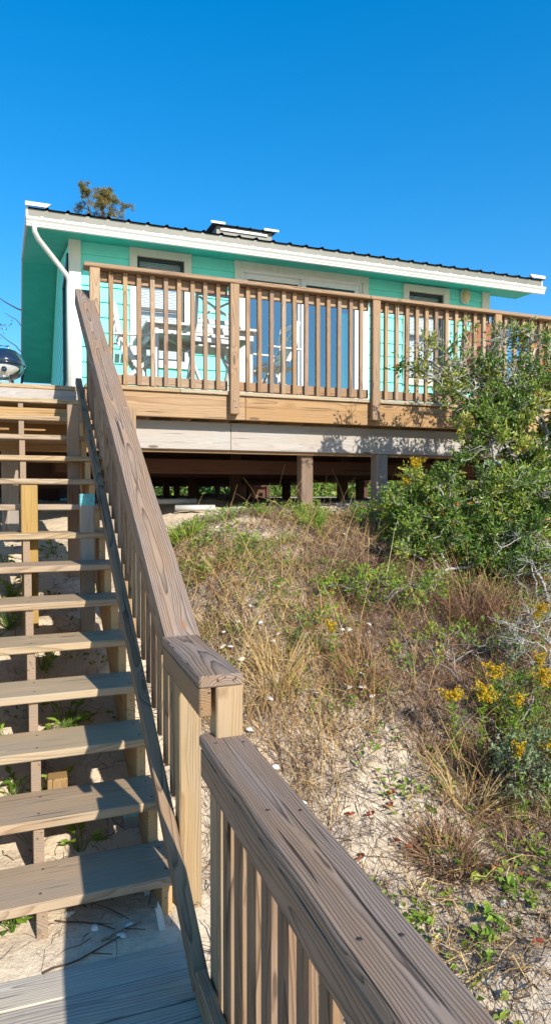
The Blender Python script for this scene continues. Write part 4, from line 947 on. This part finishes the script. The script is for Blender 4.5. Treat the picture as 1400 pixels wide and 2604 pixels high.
LV = [(1.64, 2.8), (1.61, 2.74), (1.37, 2.72), (1.48, 2.7), (1.51, 2.56), (1.54, 2.52), (1.66, 2.52), (1.95, 2.75), (1.77, 1.95), (1.32, 2.49), (1.18, 4.4), (1.24, 4.38), (2.1, 4.52)]
for i, (x, y) in enumerate(LV):
    f = FM(); f.leaves(np.array([[0, 0, .012], [.01, 0, .01]]), np.array([[1, .2, .3], [-.6, 1, .2]]), .042, .024, np.array([rng.uniform(0, .8)] * 2), .35, (0, 0, 1))
    o = f.build('fallen_leaf', M['redleaf']); o.location = (x, y, float(gz(x, y)) + .012); o.rotation_euler.z = rng.uniform(0, 6.3); tag(o, 'curled red fallen leaf lying on the sandy bank', 'fallen leaf', 'red leaves on the sand')
for (x, y, a, ln, lab) in ((.16, 2.36, .35, .3, 'long thin dark twig on the grey landing boards'), (.3, 2.44, .1, .17, 'short brown twig on the sand drift by the landing'), (.18, 2.58, -.2, .24, 'dark twig on shaded sand below the lowest tread')):
    f = FM(); c = curved(np.array([[x - ln / 2, y, 0.]]), np.array([a]), np.array([1.5]), np.array([ln]), 8, .16, True)[0]; c[:, 2] = np.maximum(gz(c[:, 0], c[:, 1]), .001) + .008; f.tube(c, .004, .002, .15 if 'dark' in lab else .55, 5)
    c2 = c[4] + np.linspace(0, 1, 4)[:, None] * np.array([.07, -.05, .012]); f.tube(c2, .0025, .0015, .2, 4); tag(f.build('fallen_twig', M['litter']), lab, 'twig', 'twigs by the landing')
for (x, y, h, lab) in ((.42, 2.66, .15, 'leaning white splintered stake under the lowest tread'), (.44, 2.44, .1, 'short white splintered stub at the corner of the landing')):
    b = MB(); z = float(gz(x, y)); b.prism([(-.014, -.05), (.014, -.05), (.012, h * .7), (.004, h), (-.006, h * .8), (-.011, h * .9)], (x, y, z), (1, .2, 0), (-.18, .1, 1), (0, 1, 0), .016); tag(b.build('broken_stake', M['pvc']), lab, 'stake', 'white stakes by the landing')

# pine behind the roof
def pine():
    t = thing('pine_tree', 'sparse pine crown rising behind the left end of the roof', 'tree', (3.6, 38, 1.6))
    fb = FM(); fl = FM(); tops = []
    p = stick(fb, (3.6, 38, 1.4), (3.75, 38, 16.4), .2, .09, .5, .02, 12, 8); q = stick(fb, p[-3], (2.95, 38.2, 17.6), .06, .03, .5, .06, 8, 6); r2 = stick(fb, p[-1], (3.6, 37.9, 18.3), .08, .03, .6, .04, 8, 6)
    nd = list(q[2:]) + list(r2) + list(p[-2:])
    C = [(2.75, 19.15), (3.3, 19.3), (3.75, 19.45), (4.0, 19.3), (4.2, 19.2), (4.45, 19.0), (4.9, 18.9), (5.2, 18.75), (2.45, 18.85), (2.35, 18.45), (2.7, 18.5), (3.3, 18.6), (3.5, 18.75), (3.9, 18.9), (3.6, 18.45), (4.3, 18.55), (2.35, 18.2), (2.05, 17.8), (1.9, 17.65), (4.6, 18.3), (4.85, 18.2), (2.65, 17.6), (3.1, 18.1), (3.9, 18.5), (3.55, 19.2), (2.85, 18.9), (4.1, 18.15), (3.0, 18.85), (3.2, 18.35), (3.75, 18.2), (2.5, 18.0), (4.4, 18.8), (3.0, 17.9), (3.5, 18.0), (4.2, 17.9)]
    for i, (cx, cz) in enumerate(C):
        cxx = cx + rng.normal() * .06; cy = 38 + rng.normal() * .7; e = np.array([cxx, cy, cz - .75])
        n0 = min(nd, key=lambda m: np.linalg.norm(m - e) + 1.2 * max(0, m[2] - e[2])); s = stick(fb, n0, e, .035, .013, rng.uniform(.2, .8), .12, 7, 5); nd += list(s[3:5])
        big = 3.4 < cx < 4.3 or cx < 2.9 and cz > 18.8
        for k in range(6 if big else 4):
            o = e + rng.normal(size=3) * (.16 if big else .12); m = 58 if big else 30
            D = rng.normal(size=(m, 3)) + [0, 0, .5]; fl.leaves(np.tile(o, (m, 1)) + rng.normal(size=(m, 3)) * .03, D, rng.uniform(.12, .26, m), .024, np.clip(rng.uniform(.3, 1.) + rng.normal(size=m) * .15, 0, 1), .1)
    fb.build('trunk', M['pinebark'], t, True); fl.build('crown', M['needle'], t)
pine()
t = thing('bare_sapling', 'bare dark twigs sticking out behind the left edge of the house', 'sapling', (-.35, 19.5, 1.6))
f = FM(); p = stick(f, (-.35, 19.5, 1.5), (-.1, 19.5, 7.4), .05, .02, .1, .03, 10, 6)
stick(f, p[-2], (-.95, 19.5, 7.12), .03, .008, .05, .06, 8, 5); stick(f, p[-3], (-.75, 19.6, 6.7), .02, .006, .1, .1, 8, 5); stick(f, p[-1], (-.3, 19.5, 7.75), .016, .005, .1, .1, 6, 5); stick(f, p[-4], (-1.1, 19.5, 6.3), .02, .006, .1, .12, 8, 5)
f.build('trunk', M['litter'], t, True)
f = FM(); m = 90; L = np.array([-1.05, 19.5, 6.3]) + rng.normal(size=(m, 3)) * [.22, .2, .16]; f.leaves(L, rng.normal(size=(m, 3)), .09, .04, rng.uniform(0, .4, m)); f.build('leaves', M['oak'], t)
# far scrub behind the house and along the horizon
f = FM()
for k in range(170):
    x = rng.uniform(-14, 26); y = rng.uniform(21, 34); hgt = rng.uniform(.9, 2.3); n = 240
    d = rng.normal(size=(n, 3)); d /= np.linalg.norm(d, axis=1, keepdims=True); P = np.array([x, y, 1.6 + hgt * .45]) + d * np.array([1.2, .9, hgt * .55]) * rng.uniform(.5, 1., (n, 1))
    f.leaves(P, d + rng.normal(size=(n, 3)) * .7, rng.uniform(.12, .3, n), rng.uniform(.07, .16, n), np.clip(rng.uniform(.2, .8) + rng.normal(size=n) * .15, 0, .95))
for k in range(260):
    a = rng.uniform(-1.3, 1.5); dd = rng.uniform(60, 130); x = math.sin(a) * dd; y = math.cos(a) * dd; hgt = rng.uniform(1.2, 3.); n = 70
    d = rng.normal(size=(n, 3)); d /= np.linalg.norm(d, axis=1, keepdims=True); P = np.array([x, y, 1.6 + hgt * .4]) + d * np.array([3.2, 2, hgt * .6]) * rng.uniform(.5, 1., (n, 1))
    f.leaves(P, d + rng.normal(size=(n, 3)) * .7, rng.uniform(.5, 1.1, n), rng.uniform(.3, .6, n), np.clip(rng.uniform(.1, .6) + rng.normal(size=n) * .15, 0, .95))
tag(f.build('far_scrub', M['oak']), 'sunlit green scrub beyond the house, seen through the gap under the floor', 'scrub', kind='stuff')

# ------------------------------------------------------------------ light, sky, camera
sd_ = V((.45, -1.6, 1.0)).normalized()
el = math.asin(sd_.z); az = math.atan2(sd_.x, sd_.y)
su = bpy.data.lights.new('sun', 'SUN'); su.energy = 5.0; su.angle = math.radians(.53); su.color = (1., .94, .84)
so = bpy.data.objects.new('sun', su); COL.objects.link(so); so.rotation_euler = sd_.to_track_quat('Z', 'Y').to_euler(); so.location = sd_ * 40
w = bpy.data.worlds.new('World'); S.world = w; w.use_nodes = True; nt = w.node_tree
bg = nt.nodes['Background']; sky = nt.nodes.new('ShaderNodeTexSky'); sky.sky_type = 'NISHITA'; sky.sun_disc = False
sky.sun_elevation = el; sky.sun_rotation = az; sky.air_density = 1.0; sky.dust_density = .35; sky.ozone_density = 4.0
hsn = nt.nodes.new('ShaderNodeHueSaturation'); hsn.inputs['Saturation'].default_value = 1.58; hsn.inputs['Value'].default_value = 1.44
gm = nt.nodes.new('ShaderNodeGamma'); gm.inputs[1].default_value = .76; nt.links.new(sky.outputs[0], gm.inputs[0]); nt.links.new(gm.outputs[0], hsn.inputs['Color']); nt.links.new(hsn.outputs[0], bg.inputs[0]); bg.inputs[1].default_value = .15
cam = bpy.data.cameras.new('camera'); co = bpy.data.objects.new('camera', cam); COL.objects.link(co)
cam.sensor_fit = 'VERTICAL'; cam.sensor_height = 36; cam.sensor_width = 36; cam.lens = 1659.19 / 2604 * 36; cam.clip_end = 2000; cam.clip_start = .05
co.location = (0, 0, 1.6636); co.rotation_euler = (math.radians(90 - 1.4647), 0, math.radians(-20.1837))
S.camera = co
S.view_settings.view_transform = 'Standard'; S.view_settings.look = 'None'; S.view_settings.exposure = .58; S.view_settings.gamma = 1
S.render.film_transparent = False
S.cycles.max_bounces = 8
